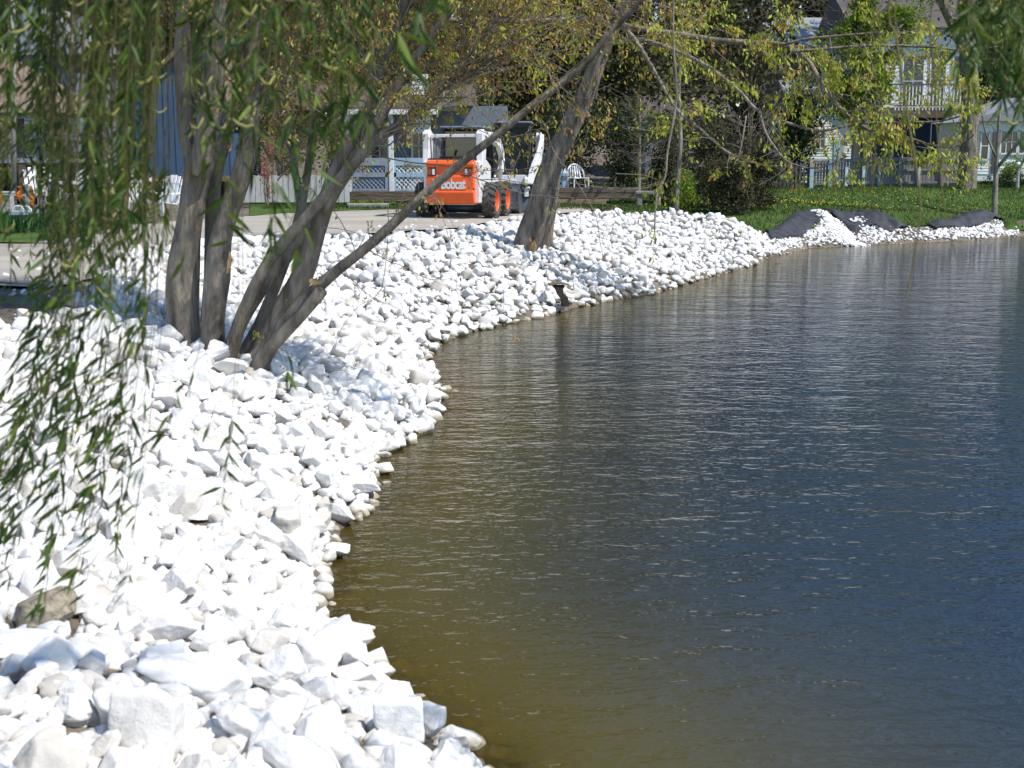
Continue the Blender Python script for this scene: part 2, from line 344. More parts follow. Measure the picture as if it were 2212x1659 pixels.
# ------------------------------------------------------------------ water
wx, wy = axis(-1, 22, .25, 900), axis(2, 44, .25, 900)
mw, PW, _ = grid_mesh('water', wx, wy, lambda P: np.zeros(len(P)))
fattr(mw, 'depth', np.clip(-H(PW), 0, 5))
def water_mat():
    m = bpy.data.materials.new('lake_water'); m.use_nodes = True; t = m.node_tree; N = t.nodes; L = t.links
    N.remove(N['Principled BSDF']); out = N['Material Output']
    geo = N.new('ShaderNodeNewGeometry')
    def noise(scale, rot, sx, sy, det, ro=.5):
        mp = N.new('ShaderNodeMapping'); mp.inputs['Rotation'].default_value = (0, 0, rot); mp.inputs['Scale'].default_value = (sx, sy, 1)
        L.new(geo.outputs['Position'], mp.inputs[0]); n = N.new('ShaderNodeTexNoise'); n.inputs['Scale'].default_value = scale
        n.inputs['Detail'].default_value = det; n.inputs['Roughness'].default_value = ro; L.new(mp.outputs[0], n.inputs['Vector']); return n.outputs['Fac']
    a = noise(8.5, R(-8), .55, 1.0, 3, .5); b = noise(2.1, R(12), .5, 1.0, 2); c = noise(22, R(-20), .7, 1, 2)
    def mul(x, k):
        q = N.new('ShaderNodeMath'); q.operation = 'MULTIPLY'; L.new(x, q.inputs[0]); q.inputs[1].default_value = k; return q.outputs[0]
    def add(x, y):
        q = N.new('ShaderNodeMath'); q.operation = 'ADD'; L.new(x, q.inputs[0]); L.new(y, q.inputs[1]); return q.outputs[0]
    hgt = add(add(mul(a, .0165), mul(b, .024)), mul(c, .0055))
    bp = N.new('ShaderNodeBump'); bp.inputs['Strength'].default_value = 1; bp.inputs['Distance'].default_value = 1.0; L.new(hgt, bp.inputs['Height'])
    at = N.new('ShaderNodeAttribute'); at.attribute_name = 'depth'
    ex = N.new('ShaderNodeMath'); ex.operation = 'MULTIPLY'; ex.inputs[1].default_value = -9; L.new(at.outputs['Fac'], ex.inputs[0])
    e2 = N.new('ShaderNodeMath'); e2.operation = 'EXPONENT'; L.new(ex.outputs[0], e2.inputs[0])
    dif = N.new('ShaderNodeBsdfDiffuse')
    ms0 = N.new('ShaderNodeMix'); ms0.data_type = 'RGBA'
    e3 = N.new('ShaderNodeMath'); e3.operation = 'MULTIPLY'; e3.inputs[1].default_value = -2.1; L.new(at.outputs['Fac'], e3.inputs[0])
    e4 = N.new('ShaderNodeMath'); e4.operation = 'EXPONENT'; L.new(e3.outputs[0], e4.inputs[0])
    L.new(e4.outputs[0], ms0.inputs[0]); ms0.inputs[6].default_value = (.009, .021, .036, 1); ms0.inputs[7].default_value = (.125, .097, .014, 1)
    L.new(ms0.outputs[2], dif.inputs[0])
    tr = N.new('ShaderNodeBsdfTransparent'); tr.inputs[0].default_value = (.50, .41, .19, 1)
    m1 = N.new('ShaderNodeMixShader'); L.new(e2.outputs[0], m1.inputs[0]); L.new(dif.outputs[0], m1.inputs[1]); L.new(tr.outputs[0], m1.inputs[2])
    gl = N.new('ShaderNodeBsdfGlossy'); gl.inputs['Roughness'].default_value = .05; L.new(bp.outputs[0], gl.inputs['Normal'])
    fr = N.new('ShaderNodeFresnel'); fr.inputs['IOR'].default_value = 1.38; L.new(bp.outputs[0], fr.inputs['Normal'])
    m2 = N.new('ShaderNodeMixShader'); L.new(fr.outputs[0], m2.inputs[0]); L.new(m1.outputs[0], m2.inputs[1]); L.new(gl.outputs[0], m2.inputs[2])
    L.new(m2.outputs[0], out.inputs[0]); return m
tag(mesh_obj('water', mw, water_mat(), smooth=True), kind='structure')

# ------------------------------------------------------------------ rocks
import bmesh
def ico(n):
    bm = bmesh.new(); bmesh.ops.create_icosphere(bm, subdivisions=n, radius=1)
    v = np.array([p.co[:] for p in bm.verts]); f = np.array([[q.index for q in p.verts] for p in bm.faces]); bm.free(); return v, f
ICO = {k: ico(k) for k in (2, 3, 5)}
def rock_shape(seed, k, soft=60):
    r = np.random.default_rng(seed); v, f = ICO[k]; n = r.integers(9, 14) if k == 5 else r.integers(5, 9)
    nn = r.normal(size=(n, 3)); nn /= np.linalg.norm(nn, axis=1)[:, None]; d = r.uniform(.58, .95, n)
    q_ = np.linalg.qr(r.normal(size=(3, 3)))[0]; nn = np.concatenate([nn, q_, -q_]); d = np.concatenate([d, r.uniform(.68, 1.0, 6)])
    c = np.maximum(v @ nn.T, .02) / d
    rad = np.minimum(1 / np.power((c ** soft).sum(1), 1 / soft), 1.32)
    p = v * rad[:, None]
    amp = .05 if k == 5 else .04
    p *= 1 + amp * np.array([mnoise.noise(Vector(q) * 2.3 + Vector((seed, 0, 0))) + .4 * mnoise.noise(Vector(q) * 6 + Vector((seed, 5, 0))) for q in p])[:, None]
    p *= r.uniform(.66, 1.2, 3)[None, :] * np.array([1, .95, .8]); return p
def rot_mats(n):
    q = rng.normal(size=(n, 4)); q /= np.linalg.norm(q, axis=1)[:, None]; w_, x, y, z = q.T
    return np.stack([1-2*(y*y+z*z), 2*(x*y-z*w_), 2*(x*z+y*w_), 2*(x*y+z*w_), 1-2*(x*x+z*z), 2*(y*z-x*w_), 2*(x*z-y*w_), 2*(y*z+x*w_), 1-2*(x*x+y*y)], 1).reshape(n, 3, 3)
def scatter(n, xr, yr, rfun, sep, off=.12):
    P = np.column_stack([rng.uniform(*xr, n), rng.uniform(*yr, n)])
    dw, _, _ = dist_poly(P, WL); dc, _, _ = dist_poly(P, CR); land = inside_land(P); bc = beyond_crest(P)
    jitter = .12 + .1 * np.sin(P[:, 0] * 3) * np.sin(P[:, 1] * 2.3)
    ok = (land & ~bc) | (~land & (dw < off)) | (land & bc & (dc < jitter))
    P = P[ok]; r = rfun(P); o = np.argsort(-r * (rng.uniform(.6, 1.4, len(r)))); P, r = P[o], r[o]
    cell = .3; grid = {}; keep = []
    for i in range(len(P)):
        cx, cy = int(P[i, 0] // cell), int(P[i, 1] // cell); bad = False
        for a in (-1, 0, 1):
            for b in (-1, 0, 1):
                for j in grid.get((cx + a, cy + b), ()):
                    s = sep * (r[i] + r[j])
                    if (P[i, 0] - P[j, 0]) ** 2 + (P[i, 1] - P[j, 1]) ** 2 < s * s: bad = True; break
                if bad: break
            if bad: break
        if not bad: keep.append(i); grid.setdefault((cx, cy), []).append(i)
    return P[keep], r[keep]
def size_main(P):
    s = np.exp(rng.normal(math.log(.066), .38, len(P))); s = np.clip(s, .03, .118)
    far = sstep(31, 34, P[:, 1] + .0 * P[:, 0]) * (P[:, 0] > 5.8)
    return s * (1 - far * .62)
Pt, rt = scatter(64000, (-7, 15.6), (2.0, 42), size_main, .62)
Pb, rb = scatter(40000, (-7, 15.6), (2.0, 42), lambda P: size_main(P) * .85, .45, .9)
# keep the fabric mound clear
FB = [(g(1668, 508, .3)), (g(1700, 478, .5)), (g(1735, 466, .6)), (g(1770, 468, .6)), (g(1762, 506, .3)), (g(1720, 516, .2))]
def near_cam(P, r): return r / np.maximum(np.hypot(P[:, 0], P[:, 1]), .5)
zt = H(Pt) + rt * .45 + rng.uniform(-.02, .05, len(Pt)) * (rt > .05); zb = H(Pb) - rb * .02; zb = np.where(inside_land(Pb), zb, np.minimum(zb, -rb * .9 - .01))
vis = (np.abs(Pt[:, 0] / Pt[:, 1]) < .40) & (Pt[:, 1] > 3.6)
score = np.where(vis & (zt > -.02), near_cam(Pt, rt), 0); order = np.argsort(-score); hero = order[:296]; rest = order[296:]
RK_PROTO = []
for i in range(18):
    v = rock_shape(100 + i, 5); me = fast_mesh('rock', v, [ICO[5][1]]); me.materials.append(M['rock_one'])
    RK_PROTO.append(me)
def place_rock(x, y, z, r, label, group='white riprap rocks heaped on the lake bank', rot=None, sc3=None, m=None, seed=None):
    me = RK_PROTO[rnd.randrange(18) if seed is None else seed]
    if m is not None: me = me.copy(); me.materials.clear(); me.materials.append(m)
    o = bpy.data.objects.new('rock', me); link(o); o.location = (x, y, z)
    o.rotation_euler = rot or (rnd.uniform(-.5, .5), rnd.uniform(-.5, .5), rnd.uniform(0, 6.28))
    k = r * 1.12; s3 = sc3 or (1, 1, 1); o.scale = (k * s3[0], k * s3[1], k * s3[2])
    return tag(o, label, 'rock', group)
special = [  # display x, y, half width in metres, label, squash, material
    (440, 1465, .165, 'largest smooth rounded white boulder low on the near bank', (1.1, .9, .95), None, 4),
    (95, 1320, .15, 'tan brown stained boulder behind the willow leaves at the left edge', (1.2, .9, .75), M['tan_rock'], 7),
    (40, 1390, .13, 'broad flat white slab at the left edge below the tan boulder', (1.5, 1.0, .5), None, 2),
    (780, 1045, .13, 'white rock jutting into the water past its neighbours, dark hollow beneath', (1.3, .9, .8), None, 9),
]
sp = []
for x, y, r, lab, s3, m, sd in special:
    a, f, u = ray(x, y); best = None
    for k in np.arange(3, 30, .05):
        if CAMZ + u / f * k <= h1(a / f * k, k) + r * .5: best = k; break
    px, py = a / f * best, best; sp.append((px, py, r))
    place_rock(px, py, h1(px, py) + r * .45, r, lab, None, (.1, .1, rnd.uniform(-.4, .4)), s3, m, sd)
def free(P, r): 
    ok = np.ones(len(P), bool)
    for px, py, q in sp: ok &= np.hypot(P[:, 0] - px, P[:, 1] - py) > (q + r * .6)
    return ok
fm = free(Pt, rt)
for i in hero:
    if fm[i]:
        place_rock(Pt[i, 0], Pt[i, 1], zt[i], rt[i], 'angular white limestone rock on the near part of the bank')
def rock_batch(name, P, r, z, k, m, label, cat):
    vs, fs, tn = [], [], []; nv = len(ICO[k][0]); shapes = [rock_shape(300 + i, k) for i in range(26)]
    RM = rot_mats(len(P)); tilt = np.eye(3)
    for i in range(len(P)):
        s = shapes[i % 26] @ RM[i].T * r[i] * 1.12; s[:, 2] *= .85
        vs.append(s + np.array([P[i, 0], P[i, 1], z[i]])); fs.append(ICO[k][1] + i * nv)
        tn.append(np.full(nv, rng.beta(1, 5) if rng.random() > .13 else rng.uniform(.4, 1)))
    return vs, fs, tn
rest = rest[fm[rest]]; mb_ = free(Pb, rb)
nearm = Pt[rest, 1] < 24
V, F, T = [], [], []
off = 0
nq = 15000; Pq = np.column_stack([rng.uniform(-6, 1.6, nq), rng.uniform(3.2, 14, nq)]); dq, _, _ = dist_poly(Pq, WL); lq = inside_land(Pq); Pq = Pq[(lq & ~beyond_crest(Pq)) | (~lq & (dq < .05))]
rq = rng.uniform(.035, .075, len(Pq)); zq = H(Pq) + rng.uniform(-.01, .03, len(Pq))
for P, r, z, k in ((Pq, rq, zq, 2), (Pt[rest][nearm], rt[rest][nearm], zt[rest][nearm], 3), (Pt[rest][~nearm], rt[rest][~nearm], zt[rest][~nearm], 2), (Pb[mb_ & (Pb[:, 1] < 11)], rb[mb_ & (Pb[:, 1] < 11)], zb[mb_ & (Pb[:, 1] < 11)], 3), (Pb[mb_ & (Pb[:, 1] >= 11)], rb[mb_ & (Pb[:, 1] >= 11)], zb[mb_ & (Pb[:, 1] >= 11)], 2)):
    a, b, c = rock_batch('', P, r, z, k, None, '', ''); a = np.concatenate(a); b = np.concatenate(b)
    V.append(a); F.append(b + off); T.append(np.concatenate(c)); off += len(a)
me = fast_mesh('riprap_rocks', np.concatenate(V), [np.concatenate(F)]); fattr(me, 'tint', np.concatenate(T))
tag(mesh_obj('riprap_rocks', me, M['rock']), 'white limestone riprap covering the bank beyond and between the nearer rocks', 'riprap', kind='stuff')
print('rocks', len(Pt), len(Pb))
# small white gravel strip along the far right shore
n = 26000
P = np.column_stack([rng.uniform(5.6, 17, n), rng.uniform(31, 43, n)]); dw, _, _ = dist_poly(P, WL); dc, _, _ = dist_poly(P, CR)
ok = inside_land(P) & ~beyond_crest(P); P = P[ok]; dw = dw[ok]; dc = dc[ok]
tt = dw / (dw + dc)
patch = np.array([mnoise.noise(Vector((p[0] * .85 + 3.1, p[1] * .3, 0))) for p in P])
keep = tt < np.where((P[:, 0] > 7.4), .62 + patch * .9, 1.0)
P = P[keep]; r = rng.uniform(.025, .06, len(P)); z = H(P) + r * .3 + .02
a, b, c = rock_batch('', P, r, z, 2, None, '', '')
me = fast_mesh('shore_gravel', np.concatenate(a), [np.concatenate(b)]); fattr(me, 'tint', np.concatenate(c))
tag(mesh_obj('shore_gravel', me, M['gravel']), 'fine white gravel spread along the far shore at the right', 'gravel', kind='stuff')
# black fabric sheets draped over the bank crest
def fabric(pts_top, pts_bot, label, seed, hump):
    a, _ = smooth_line([Vector((*p, 0)) for p in pts_top], [1] * len(pts_top), .12); b, _ = smooth_line([Vector((*p, 0)) for p in pts_bot], [1] * len(pts_bot), .12)
    n, k = 60, 16; P, Z = [], []
    def rs(L):
        A = np.array([[v.x, v.y] for v in L]); d = np.concatenate([[0], np.cumsum(np.hypot(*np.diff(A, axis=0).T))]); d /= d[-1]; u = np.linspace(0, 1, n); return [Vector((np.interp(v, d, A[:, 0]), np.interp(v, d, A[:, 1]), 0)) for v in u]
    a, b = rs(a), rs(b)
    for j in range(k):
        for i in range(n):
            t = i / (n - 1); s = j / (k - 1)
            p = a[i].lerp(b[i], s)
            P.append((p.x, p.y)); Z.append((math.sin(math.pi * t) ** .6) * hump * math.sin(math.pi * min(1, .25 + s * .75)) + .11 * mnoise.noise(Vector((p.x * 1.5 + seed, p.y * 1.0, 0))) + .05 * mnoise.noise(Vector((p.x * 5 + seed, p.y * 3, 0))) + .08)
    P = np.array(P); z = H(P) + np.array(Z); i = np.arange((n - 1) * (k - 1)); r_, c_ = i // (n - 1), i % (n - 1); q = r_ * n + c_
    me = fast_mesh('landscape_fabric', np.column_stack([P, z]), [np.stack([q, q + 1, q + 1 + n, q + n], 1)])
    o = mesh_obj('landscape_fabric', me, M['cloth'], smooth=True); s_ = o.modifiers.new('thick', 'SOLIDIFY'); s_.thickness = .02
    return tag(o, label, 'fabric', 'black fabric sheets on the far bank')
def off_line(pts, dy): return [(p[0], p[1] + dy) for p in pts]
def crest_at(u, dy): return (float(np.interp(u, CU, CR[17:27, 0])), float(np.interp(u, CU, CR[17:27, 1])) + dy)
CU = [768, 786, 804, 865, 898, 928, 960, 983, 1004, 1024]
top1 = [g(1655, 500, .4), g(1700, 486, .5), g(1745, 480, .55), g(1800, 492, .5)]
bot1 = [g(1660, 508, .25), g(1700, 512, .22), g(1745, 513, .2), g(1790, 510, .2)]
fabric([crest_at(u, .35) for u in (768, 782, 798, 812, 822)], [crest_at(768, -.4), crest_at(782, -.8), crest_at(797, -1.4), crest_at(810, -1.1), crest_at(822, -.7)], 'hump of black fabric where the coarse riprap ends', 1, .03)
fabric([crest_at(u, .35) for u in (826, 845, 865, 885, 905)], [crest_at(840, -2.0), crest_at(848, -1.3), crest_at(864, -.8), crest_at(885, -.6), crest_at(908, -.2)], 'long wrinkled black fabric sheet beside the white gravel spill', 5, .0)
fabric([crest_at(u, .3) for u in (930, 948, 966, 984, 1000)], [crest_at(932, -.3), crest_at(948, -.5), crest_at(966, -.7), crest_at(984, -.6), crest_at(1002, -.2)], 'low black fabric ridge nearest the right edge of the far shore', 9, .06)
# gravel spill between the first two sheets
n = 1500; tq = rng.uniform(0, 1, n); sx = 817 + tq * 16 + rng.normal(0, 1, n) * (2.0 + 9 * tq ** 2)
P = np.array([crest_at(x, .2 - 2.6 * t) for x, t in zip(sx, tq)]); r = rng.uniform(.025, .06, n)
a, b, c = rock_batch('', P, r, H(P) + .03 + .07 * rng.random(n), 2, None, '', '')
me = fast_mesh('gravel_spill', np.concatenate(a), [np.concatenate(b)]); fattr(me, 'tint', np.concatenate(c))
tag(mesh_obj('gravel_spill', me, M['gravel']), 'tongue of white gravel spilled down between two black fabric humps', 'gravel', kind='stuff')

# pipe sticking out of the rocks
pp = W(1210, 655, 20.6)
t = thing('scrap_iron', 'dark scrap iron piece with a flat top lip, poking from the rocks by the water', 'scrap metal', (pp.x, pp.y, pp.z + .06), R(8)); t.scale = (.72, .72, .72)
mb = MB(); arc = [(-.24 + .42 * k / 8, .30 + .035 * math.sin(math.pi * k / 8)) for k in range(9)]; mb.prism(arc + [(x, z + .028) for x, z in arc[::-1]], -.09, .25, 'y'); mb.build('flange', M['rust_rim'], t)
mb = MB(); mb.prism([(-.17, .298), (.10, .298), (.05, .22), (.06, .14), (.16, .04), (.20, -.15), (.06, -.15), (.04, .0), (-.04, .10), (-.07, .19)], -.06, .22, 'y'); mb.build('web', M['rust'], t)

# ------------------------------------------------------------------ leaves
def leaf_mesh(pos, dirs, L, Wd, tint, shape='oval', droop=.0, sidev=None):
    """pos (n,3), dirs (n,3) unit, L/Wd arrays"""
    n = len(pos); d = dirs / np.linalg.norm(dirs, axis=1)[:, None]
    rv = rng.normal(size=(n, 3)) if sidev is None else sidev
    s = np.cross(d, rv); s /= np.linalg.norm(s, axis=1)[:, None] + 1e-9
    nn = np.cross(s, d); L = L[:, None]; Wd = Wd[:, None] / 2
    b = pos; tip = pos + d * L + nn * L * -.12 + np.array([0, 0, -1]) * L * droop
    if shape == 'quad':
        m = pos + d * L * .5
        V = np.stack([b, m + s * Wd, tip, m - s * Wd], 1).reshape(-1, 3); i = np.arange(n) * 4
        me = fast_mesh('leaves', V, [np.stack([i, i + 1, i + 2, i + 3], 1)]); fattr(me, 'tint', np.repeat(tint, 4)); return me
    p1 = pos + d * L * .33 + np.array([0, 0, -1]) * L * droop * .15; p2 = pos + d * L * .7 + np.array([0, 0, -1]) * L * droop * .55 - nn * L * .05
    f = nn * Wd * .35
    V = np.stack([b, p1 + s * Wd + f, p1 - s * Wd + f, p1, p2 + s * Wd * .7 + f * .7, p2 - s * Wd * .7 + f * .7, p2, tip], 1).reshape(-1, 3); i = np.arange(n) * 8
    fs = [np.concatenate([np.stack([i, i + 1, i + 3], 1), np.stack([i, i + 3, i + 2], 1), np.stack([i + 4, i + 7, i + 6], 1), np.stack([i + 6, i + 7, i + 5], 1)]),
          np.concatenate([np.stack([i + 1, i + 4, i + 6, i + 3], 1), np.stack([i + 3, i + 6, i + 5, i + 2], 1)])]
    me = fast_mesh('leaves', V, fs); fattr(me, 'tint', np.repeat(tint, 8)); return me
def pic_x(p): zc = p.y * CP - (p.z - CAMZ) * SP; return (512 + FPX * p.x / zc) / K
def pic_y(p): zc = p.y * CP - (p.z - CAMZ) * SP; return (384 - FPX * ((p.z - CAMZ) * CP + p.y * SP) / zc) / K
class Twigs:
    """collects twig polylines as 3-sided tubes and leaf cluster spots"""
    def __init__(s): s.v = []; s.f = []; s.n = 0; s.tips = []
    def line(s, pts, r0, r1, k=4):
        P = np.array([tuple(p) for p in pts]); n = len(P); d = np.gradient(P, axis=0); d /= np.linalg.norm(d, axis=1)[:, None] + 1e-9
        ref = np.array([.3, .8, .5]); a = np.cross(d, ref); a /= np.linalg.norm(a, axis=1)[:, None] + 1e-9; b = np.cross(d, a)
        r = np.linspace(r0, r1, n); ang = np.arange(k) * 2 * math.pi / k
        V = P[:, None, :] + r[:, None, None] * (a[:, None, :] * np.cos(ang)[None, :, None] + b[:, None, :] * np.sin(ang)[None, :, None])
        s.v.append(V.reshape(-1, 3)); i, j = np.meshgrid(np.arange(n - 1), np.arange(k), indexing='ij'); i = i.ravel(); j = j.ravel()
        s.f.append(np.stack([i * k + j, i * k + (j + 1) % k, (i + 1) * k + (j + 1) % k, (i + 1) * k + j], 1) + s.n); s.n += n * k
    def grow(s, p, d, L, r, depth=1, grav=-.1, curl=.35, leafp=.5, sub=4):
        p = Vector(p); d = Vector(d).normalized(); n = max(4, int(L / .09)); n = min(n, 12); pts = [p.copy()]; st = L / n
        for i in range(n):
            d = (d + Vector((rnd.gauss(0, 1), rnd.gauss(0, 1), rnd.gauss(0, 1))) * curl * .28 + Vector((0, 0, grav)) * .22).normalized()
            p = p + d * st; pts.append(p.copy())
            if rnd.random() < leafp and i > 0: s.tips.append((p.copy(), d.copy()))
            if depth > 0 and i > 0 and rnd.random() < sub / n:
                e = (d + Vector((rnd.gauss(0, 1), rnd.gauss(0, 1), rnd.gauss(0, .8))) * .9).normalized()
                s.grow(p, e, L * rnd.uniform(.35, .6), r * .55, depth - 1, grav, curl, leafp, sub)
        s.tips.append((p.copy(), d.copy())); s.line(pts, r, r * .3, 4 if r > .006 else 3)
    def build(s, name, m, parent, tint=None):
        me = fast_mesh(name, np.concatenate(s.v), [np.concatenate(s.f)]); fattr(me, 'tint', rng.uniform(0, 1, s.n)); return mesh_obj(name, me, m, parent)
def clusters(tips, per, size, m, parent, name='leaves', spread=.05, tprob=.3, down=1.0, wr=.42):
    pos, dr, L, T = [], [], [], []
    for p, d in tips:
        k = rnd.randint(*per); base = 1.0 if rnd.random() < tprob else 0.0
        for _ in range(k):
            pos.append((p.x + rnd.gauss(0, spread), p.y + rnd.gauss(0, spread), p.z + rnd.gauss(0, spread) - spread * .5))
            dr.append((d.x * .5 + rnd.gauss(0, .5), d.y * .5 + rnd.gauss(0, .5), d.z * .3 - down + rnd.gauss(0, .4)))
            L.append(size * rnd.uniform(.6, 1.3)); T.append(min(1, max(0, base * .75 + rnd.uniform(0, .35))))
    L = np.array(L); me = leaf_mesh(np.array(pos), np.array(dr), L, L * wr, np.array(T), 'quad'); return mesh_obj(name, me, m, parent)

# ------------------------------------------------------------------ left multi-stem tree
def D2W(pts, Y0, Y1):
    n = len(pts); out, rr = [], []
    for i, (x, y, w_) in enumerate(pts):
        Y = Y0 + (Y1 - Y0) * i / max(1, n - 1); out.append(W(x, y, Y)); rr.append(w_ / 2 / PM(Y))
    return out, rr
def stem(name, pts, Y0, Y1, m, parent, extra=0, seed=0, k=14, label=None):
    P, r = D2W(pts, Y0, Y1)
    if extra:
        d = (P[-1] - P[-2]).normalized(); P.append(P[-1] + d * extra * .5 + Vector((0, 0, extra * .1))); r.append(r[-1] * .7); P.append(P[-1] + d * extra * .5 + Vector((0, 0, extra * .15))); r.append(r[-1] * .5)
    if Y0 < 13 and pts[0][1] > 745 or name == 'trunk': P.insert(0, P[0] + (P[0] - P[1]).normalized() * .35 + Vector((0, 0, -.25))); r.insert(0, r[0] * 1.15)
    q, rr = smooth_line(P, r, .10)
    q = [p + Vector((mnoise.noise(p * 1.3 + Vector((seed, 0, 0))), 0, mnoise.noise(p * 1.3 + Vector((0, seed, 7))))) * min(.03, rr[i] * .35) for i, p in enumerate(q)]
    mb = MB(); mb.off = parent.location; mb.tube(q, rr, k, wob=.22, seed=seed); o = mb.build(name, m, parent, True)
    if label: o['label'] = label
    return o, q, rr
base = W(450, 765, 11.6)
tA = thing('maple_tree', 'grey multi-stemmed tree leaning over the rocks with orange new leaves', 'tree', (base.x, base.y, base.z))
sA = {}; TA = 1.2
def SA(key, pts, Y0, Y1, extra=0, seed=0, k=14, label=None, name='stem'):
    o, q, r = stem(name, pts, Y0 + TA, Y1 + TA, M['bark'], tA, extra, seed, k, label); sA[key] = q; return o
SA('a', [(400,775,80),(396,705,72),(397,614,66),(404,523,57),(418,423,54),(428,360,54),(405,290,38),(402,228,39),(398,98,36),(402,0,30),(405,-90,26)], 10.5, 10.7, 2.5, 1, label='thickest upright stem at the left of the clump')
SA('b', [(425,372,50),(448,290,50),(458,228,50),(467,98,46),(484,0,36),(500,-90,30)], 10.45, 10.2, 2.2, 2, name='limb')
SA('b2', [(412,260,24),(430,120,26),(433,0,26),(432,-90,22)], 10.8, 10.9, 2.2, 3, name='limb')
SA('c', [(455,790,50),(459,700,50),(468,600,54),(476,520,48),(500,440,46),(528,350,42),(542,250,36),(548,100,30),(560,0,28),(566,-80,22)], 10.35, 10.6, 2, 4)
SA('c2', [(455,700,40),(458,600,38),(460,500,32),(462,400,30),(480,330,26),(512,230,22),(530,130,18),(545,20,14)], 10.7, 11.0, 1.5, 5)
SA('La', [(500,755,26),(530,660,27),(581,569,27),(662,471,26),(746,374,24),(801,312,22),(870,262,18),(930,215,14),(1010,140,9),(1080,60,6)], 10.2, 9.7, 0, 6, 10)
SA('Lb', [(552,795,44),(602,690,44),(652,600,44),(690,480,42),(716,400,36),(750,320,28),(790,260,25),(815,190,22),(838,110,19),(870,30,15),(890,-60,12)], 10.3, 10.0, 2, 7)
SA('Lb2', [(655,600,30),(655,520,28),(650,440,24),(640,380,14),(625,300,9)], 10.5, 10.9, 0, 17, 8)
SA('Lc', [(700,455,32),(722,412,30),(785,315,27),(830,240,25),(860,182,23),(902,120,20),(941,65,18),(980,10,15),(1010,-50,12)], 10.1, 9.6, 2, 8, name='limb')
SA('Ld', [(540,795,42),(590,735,36),(640,672,31),(711,598,26),(809,520,22),(918,420,20),(1024,330,18),(1152,225,16),(1250,150,14),(1330,60,12),(1400,-20,9)], 10.2, 9.2, 1.5, 9, 12, 'longest low limb reaching up to the right across the loader')
SA('Lf', [(495,775,32),(522,690,28),(570,612,28),(615,560,28),(660,505,26),(700,440,20),(760,345,14),(800,240,9)], 10.25, 10.3, 0, 10, 10)
SA('Lg', [(520,785,30),(560,700,26),(600,600,24),(640,490,22),(660,400,18),(672,300,14),(676,180,10)], 10.45, 10.8, 0, 12, 10)
SA('Le', [(560,800,44),(590,745,34),(640,690,28),(693,626,27)], 10.05, 9.8, 0, 11, 10, 'broken stub of a cut limb', 'broken_limb')
mb = MB(); mb.off = tA.location; P, r = D2W([(668, 606, 8), (680, 609, 16), (694, 612, 6)], 9.8 + TA, 9.8 + TA); mb.tube(P, r, 6); mb.build('torn_wood', M['wood_raw'], tA, True)
mb = MB(); mb.off = tA.location; P, r = D2W([(497, 545, 5), (496, 565, 10), (492, 590, 5)], 10.1 + TA, 10.1 + TA); mb.tube(P, r, 6); mb.build('torn_wood', M['wood_raw'], tA, True)
def twigs_on(parent, lines, nper, L, m_leaf, per, size, tm, grav=-.1, tprob=.3, leafp=.5, name='crown', bias=(0, 0, 0), r0=.008, tmin=.35, spread=.05, extra_tw=None, depth=2, sub=3, ymax=360):
    tw = Twigs()
    for q in lines:
        n = len(q)
        for _ in range(int(nper * n * .1)):
            i = int(n * (tmin + (1 - tmin) * rnd.random())); i = min(i, n - 2)
            if pic_y(q[i]) > ymax: continue
            d = (q[i + 1] - q[i]).normalized() + Vector((rnd.gauss(0, .8) + bias[0], rnd.gauss(0, .8) + bias[1], rnd.gauss(0, .6) + bias[2]))
            tw.grow(q[i], d, L * rnd.uniform(.4, 1.2), r0, depth, grav, .4, leafp, sub)
    if extra_tw: extra_tw(tw)
    off = parent.location; tw.tips = [(p, d) for p, d in tw.tips if pic_y(p) < ymax + 40 or rnd.random() < .12]
    tw.tips = [(p, d) for p, d in tw.tips if not (pic_y(p) < -50 and pic_x(p) > 1420) or rnd.random() < .12]
    tw.v = [v - np.array(off) for v in tw.v]; tw.tips = [(p - off, d) for p, d in tw.tips]
    tw.build('twigs', tm, parent); print(parent.name, 'tips', len(tw.tips))
    clusters(tw.tips, per, size, m_leaf, parent, 'leaves', spread, tprob)
    return tw
def exA(tw):
    for pts, Y, r in [([(838,440),(838,513),(822,627),(776,660),(735,715),(724,754)], 9.6, .004), ([(794,130),(860,160),(931,192),(990,244),(1010,262)], 9.7, .006), ([(690,490),(760,500),(820,535),(845,570)], 9.7, .004),
                      ([(930,410),(960,480),(970,520),(975,545)], 9.5, .004), ([(1152,225),(1182,283),(1195,325),(1240,385),(1262,419),(1288,469),(1297,528),(1311,572),(1347,639)], 9.5, .005), ([(1291,499),(1340,515),(1396,534),(1440,531),(1475,504)], 9.5, .003),
                      ([(1020,330),(1035,400),(1070,450),(1120,470)], 9.5, .003), ([(560,250),(600,180),(640,90),(660,-20)], 10.4, .008), ([(600,390),(640,330),(700,230),(740,120)], 10.5, .008), ([(860,300),(900,380),(905,430)], 9.6, .003)]:
        P = [W(x, y, Y + TA) for x, y in pts]; q, _ = smooth_line(P, [1] * len(P), .06); tw.line(q, r, r * .45)
        for i in range(3, len(q), 5):
            if rnd.random() < .38: tw.tips.append((q[i], Vector((0, 0, -1))))
twigs_on(tA, [sA['Lc'], sA['Lb'], sA['La'], sA['b'], sA['c'], sA['a'], sA['Lb2'], sA['c2'], sA['b2']], 21, 1.5, M['lf_orange'], (3, 6), .038, M['twig'], .02, .45, .55, tmin=.42, spread=.022, extra_tw=exA, bias=(.2, .3, .35))
tw = Twigs()
